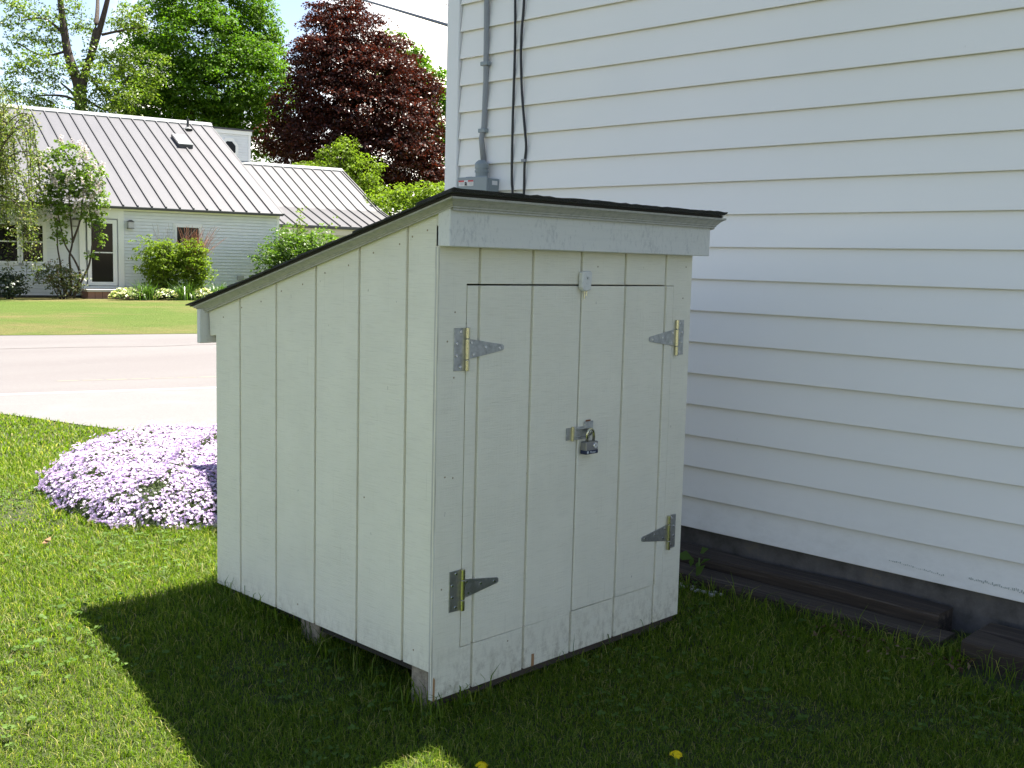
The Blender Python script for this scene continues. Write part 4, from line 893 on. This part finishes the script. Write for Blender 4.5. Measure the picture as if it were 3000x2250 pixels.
# ------------------------------------------------------------------ creeping phlox
OUT = np.array([(.10, 2.08), (.08, 2.45), (.19, 2.95), (.42, 3.43), (.75, 3.80), (1.25, 3.95), (1.65, 3.6), (1.7, 2.7), (1.5, 1.95), (.95, 1.72), (.45, 1.74), (.22, 1.90)])
def inside(x, y, poly):
    c = np.zeros(len(x), bool); n = len(poly); j = n - 1
    for i in range(n):
        a, b = poly[i], poly[j]; k = ((a[1] > y) != (b[1] > y)) & (x < (b[0] - a[0]) * (y - a[1]) / (b[1] - a[1] + 1e-12) + a[0]); c ^= k; j = i
    return c
def edge_dist(x, y, poly):
    d = np.full(len(x), 9.); n = len(poly)
    for i in range(n):
        a, b = poly[i], poly[(i + 1) % n]; ab = b - a; t = np.clip(((x - a[0]) * ab[0] + (y - a[1]) * ab[1]) / (ab @ ab), 0, 1)
        d = np.minimum(d, np.hypot(x - a[0] - t * ab[0], y - a[1] - t * ab[1]))
    return d
def mound(x, y):
    d = edge_dist(x, y, OUT) * inside(x, y, OUT); h = np.clip(d / .42, 0, 1); h = np.sqrt(1 - (1 - h) ** 2)
    return ground_z(x, y) + .15 * h * (1 + .16 * np.sin(x * 9 + 1) * np.sin(y * 8)) + .014 * np.sin(x * 23 + 1) * np.sin(y * 19) + .006 * np.sin(x * 61) * np.sin(y * 53 + x * 9)
ph = empty('creeping_phlox', (.8, 2.8, 0), label='wide cushion of pale lilac creeping phlox on the lawn behind the shed', cat='flower bed')
gx = np.linspace(0, 1.75, 60); gy = np.linspace(1.68, 4.0, 80); X, Y = np.meshgrid(gx, gy, indexing='ij'); xf, yf = X.ravel(), Y.ravel(); ins = inside(xf, yf, OUT); Z = np.where(ins, mound(xf, yf) - .012, ground_z(xf, yf) - .05)
V = np.stack([xf - .8, yf - 2.8, Z], -1); i, j = np.meshgrid(np.arange(59), np.arange(79), indexing='ij'); a = (i * 80 + j).ravel(); Fq = np.stack([a, a + 80, a + 81, a + 1], -1)
Fq = Fq[ins[Fq].any(1)]; o = np_mesh('mat', V, [Fq], [4], M('phlox_mat', (.03, .045, .014), 1), ph); o['kind'] = 'stuff'
def phpts(n):
    x = RS.uniform(-.08, 1.75, n * 2); y = RS.uniform(1.62, 4.05, n * 2); k = inside(x + .05 * np.sin(y * 15 + 1) + .025 * np.sin(y * 43 + x * 30), y + .05 * np.sin(x * 17) + .025 * np.sin(x * 47 + y * 21), OUT) & (x > .06) | inside(x, y, OUT); x, y = x[k], y[k]; z = mound(x, y) + .02 * (~inside(x, y, OUT)); e = .01
    nr = np.stack([-(mound(x + e, y) - z) / e, -(mound(x, y + e) - z) / e, np.ones(len(x))], -1); nr /= np.linalg.norm(nr, axis=1)[:, None]
    return np.stack([x - .8, y - 2.8, z], -1), nr
p, nr = phpts(26000); o = leaves('foliage', p + nr * RS.uniform(-.01, .012, len(p))[:, None], nr, .022, mat_phleaf, ph, .25, .9); o['kind'] = 'stuff'
p, nr = phpts(27000)
patch = np.sin(p[:, 0] * 13 + 2) * np.sin(p[:, 1] * 11.3) + .7 * np.sin(p[:, 0] * 29) * np.sin(p[:, 1] * 26 + 1) + RS.normal(0, .35, len(p)) > -.62
p, nr = p[patch], nr[patch]; n = len(p)
tilt = nr + RS.normal(0, .38, (n, 3)); tilt /= np.linalg.norm(tilt, axis=1)[:, None]
p = p + nr * (RS.uniform(.003, .018, n) + (RS.uniform(0, 1, n) < .08) * RS.uniform(0, .03, n))[:, None]
t1 = RS.normal(size=(n, 3)); t1 -= (t1 * tilt).sum(1)[:, None] * tilt; t1 /= np.linalg.norm(t1, axis=1)[:, None]; t2 = np.cross(tilt, t1)
rad = RS.uniform(.0062, .0105, n)
ring = []
for k in range(10):
    w = 2 * math.pi * k / 10; rr = rad * (1.0 if k % 2 == 0 else .52)
    ring.append(p + (t1 * math.cos(w) + t2 * math.sin(w)) * rr[:, None] + tilt * (.002 if k % 2 else -.001))
V = np.stack([p] + ring, 1).reshape(-1, 3); b = np.arange(n) * 11
tri = np.concatenate([np.stack([b, b + 1 + k, b + 1 + (k + 1) % 10], -1) for k in range(10)])
o = np_mesh('flowers', V, [tri], [3], mat_phlox, ph); o['kind'] = 'stuff'

# ------------------------------------------------------------------ grass near the camera
def lawn_ok(x, y):
    ex_ = np.array([e[0] for e in edge]); ey_ = np.array([e[1] for e in edge])
    k = y < np.interp(x, ex_, ey_) + .02 * np.sin(x * 40) - .02
    k &= ~((x > .10) & (x < 1.085) & (y > .02) & (y < 1.07))
    k &= ~((x > 1.72)); k &= ~((x > 1.47) & (y < .56) & (y > -.72)); k &= ~((x > 1.34) & (y < -.82))
    k &= ~(inside(x, y, OUT) & (edge_dist(x, y, OUT) > .05))
    return k
fwd = math.atan2(CF.x, CF.y)
def ring_pts(r0, r1, dens_):
    A = .5 * 1.52 * (r1 * r1 - r0 * r0); n = int(A * dens_); r = np.sqrt(RS.uniform(r0 * r0, r1 * r1, n)); a = fwd + RS.uniform(-.86, .66, n)
    x = CAM.x + r * np.sin(a); y = CAM.y + r * np.cos(a); k = lawn_ok(x, y); x, y = x[k], y[k]
    return np.stack([x, y, ground_z(x, y) - .006], -1)
def bare(p):       # thin and dry patches
    v = np.sin(p[:, 0] * 3.1 + 1.7) * np.sin(p[:, 1] * 2.7 + .4) + .6 * np.sin(p[:, 0] * 7.3) * np.sin(p[:, 1] * 6.1 + 2)
    return v
allp = []; hs_ = []
parts = []
for r0, r1, dn, w in ((1.0, 2.2, 62000, .0017), (2.2, 3.2, 42000, .0021), (3.2, 4.6, 26000, .0028), (4.6, 6.5, 10000, .005), (6.5, 9.5, 4200, .008), (9.5, 13, 1500, .012)):
    p = ring_pts(r0, r1, dn); keep = RS.uniform(0, 1, len(p)) < np.where(bare(p) > 1.0, .78, 1.0); p = p[keep]
    parts.append((p, w))
P = np.concatenate([q[0] for q in parts]); Wd = np.concatenate([np.full(len(q[0]), q[1]) for q in parts])
hgt = .030 * (1 + .35 * np.sin(P[:, 0] * 2.3 + 1) * np.sin(P[:, 1] * 1.9)) * np.where(bare(P) > .9, .7, 1)
# longer grass left round the shed foot, the timbers and the flower bed
dx = np.maximum(np.maximum(-P[:, 0], P[:, 0] - 1.09), 0); dy = np.maximum(np.maximum(-P[:, 1], P[:, 1] - 1.08), 0)
near = np.exp(-(np.hypot(dx, dy) / .07) ** 2); hgt *= 1 + .3 * near * (RS.uniform(0, 1, len(P)) < .5)
hgt *= 1 + .7 * np.exp(-((1.46 - P[:, 0]) / .07) ** 2) * (RS.uniform(0, 1, len(P)) < .5)
hgt *= 1 + .6 * np.exp(-(edge_dist(P[:, 0], P[:, 1], OUT) / .09) ** 2)
gr = blades(P, hgt, Wd, .95, mat_grass, 'grass', None, hvar=.45, down=.35)
tag(gr, 'mown green grass around the shed', 'grass', kind='stuff')
p = ring_pts(1.0, 5.5, 420); k = bare(p * 1.7) > .15; p = p[k]
lp = []; ln_ = []
for e in range(3):
    a = RS.uniform(0, 6.28, len(p)) * 0 + e * 2.09 + p[:, 0] * 91
    lp.append(p + np.stack([np.cos(a) * .007, np.sin(a) * .007, RS.uniform(.016, .036, len(p)) * 0 + .03 + .012 * np.sin(p[:, 1] * 77)], -1)); ln_.append(np.tile([0, 0, 1.], (len(p), 1)))
o = leaves('clover', np.concatenate(lp), np.concatenate(ln_), .014, mat_clover, None, .9, .25); tag(o, 'small clover leaves among the lawn grass', 'clover', kind='stuff')
# a few tall seed stalks and weeds at the shed foot
pts = np.array([(x, y, float(ground_z(x, y))) for x, y in [(.06 - rnd.random() * .11, rnd.uniform(.0, 1.05)) for _ in range(190)] + [(rnd.uniform(-.06, .13), rnd.uniform(-.06, .13)) for _ in range(110)] + [(rnd.uniform(0, 1.0), -.012 - rnd.random() * .03) for _ in range(40)] + [(1.12 + rnd.random() * .3, rnd.uniform(-.2, .9)) for _ in range(60)] + [(1.47 - abs(rnd.gauss(0, .03)), rnd.uniform(-.75, .55)) for _ in range(200)] + [(1.44 - abs(rnd.gauss(0, .03)), rnd.uniform(-1.6, -.8)) for _ in range(120)]])
tag(blades(pts, .085, .003, .8, mat_grass, 'tall_grass', None, down=.4), 'taller unmown grass blades along the foot of the shed', 'grass', kind='stuff')

def dandelion(x, y, label, h=.045):
    b = Vector((x, y, float(ground_z(x, y)))); t = empty('dandelion', b, label=label, cat='flower', group='dandelions in the lawn')
    MB().tube([(0, 0, 0), (.004, 0, h * .6), (.002, 0, h)], .0016, 6).build('stem', mat_stem, t)
    n = 170; a = RS.uniform(0, 6.28, n); u = np.sqrt(RS.uniform(0, 1, n)) * .014
    leaves('bloom', np.stack([u * np.cos(a), u * np.sin(a), h + .009 - u * u * 45], -1), np.stack([np.cos(a) * .8, np.sin(a) * .8, np.ones(n)], -1), .009, mat_yellow, t, .3, .55)
def gp(dx, dy, z):
    d = ray(dx, dy); q = (z - CAM.z) / d.z; return CAM + d * q
q = gp(1460, 1640, -.01); dandelion(q.x, q.y, 'yellow dandelion in the shaded lawn near the bottom of the picture'); q = gp(1040, 1660, -.03); dandelion(q.x, q.y, 'half hidden yellow dandelion beside the sunlit patch of grass', .02)
# broad-leaved weed at the wall, dry leaf, white debris
q = gp(1510, 1222, .03); t = empty('weed', (q.x, q.y, 0), label='broad leaved weed growing between the shed and the house wall', cat='plant')
Pn = np.array([(rnd.gauss(0, .03), rnd.gauss(0, .04), .02 + abs(rnd.gauss(.02, .02))) for _ in range(6)])
leaves('foliage', Pn, np.tile([-.5, -.5, 1.], (6, 1)), .055, mat_clover, t, .6, .5); MB().tube([(0, 0, -.02), (0, 0, .06)], .003, 6).build('stem', mat_stem, t)
q = gp(99, 1172, .075); o = leaves('dry_leaf', np.array([(q.x, q.y, q.z), (q.x + .012, q.y + .01, q.z + .006)]), np.tile([-.4, -.4, 1.], (2, 1)), .038, mat_dry, None, .7, .3); tag(o, 'single curled brown leaf on the sunny lawn before the phlox', 'leaf')
n = 110; y = RS.uniform(-.85, -.35, n); x = 1.40 + RS.normal(0, .045, n)
o = leaves('leaf_litter', np.stack([x, y, ground_z(x, y) + .012 + RS.uniform(0, .02, n)], -1), np.tile([0, 0, 1.], (n, 1)), .022, mat_litter, None, .5, .5); tag(o, 'dead leaf litter in the grass by the ends of the timbers', 'leaf litter', kind='stuff')
m = MB()
for k in range(14):
    x, y = 1.445 + rnd.uniform(-.02, .03), .28 - k * .016 + rnd.uniform(-.01, .01); s = rnd.uniform(.004, .009); z = float(ground_z(x, y)) + .012; m.box(x - s, x + s, y - s, y + s, z, z + s)
tag(m.build('debris', M('white_chips', (.5, .5, .48), .8)), 'small white chips lying in the grass beside the front timber', 'debris', kind='stuff')
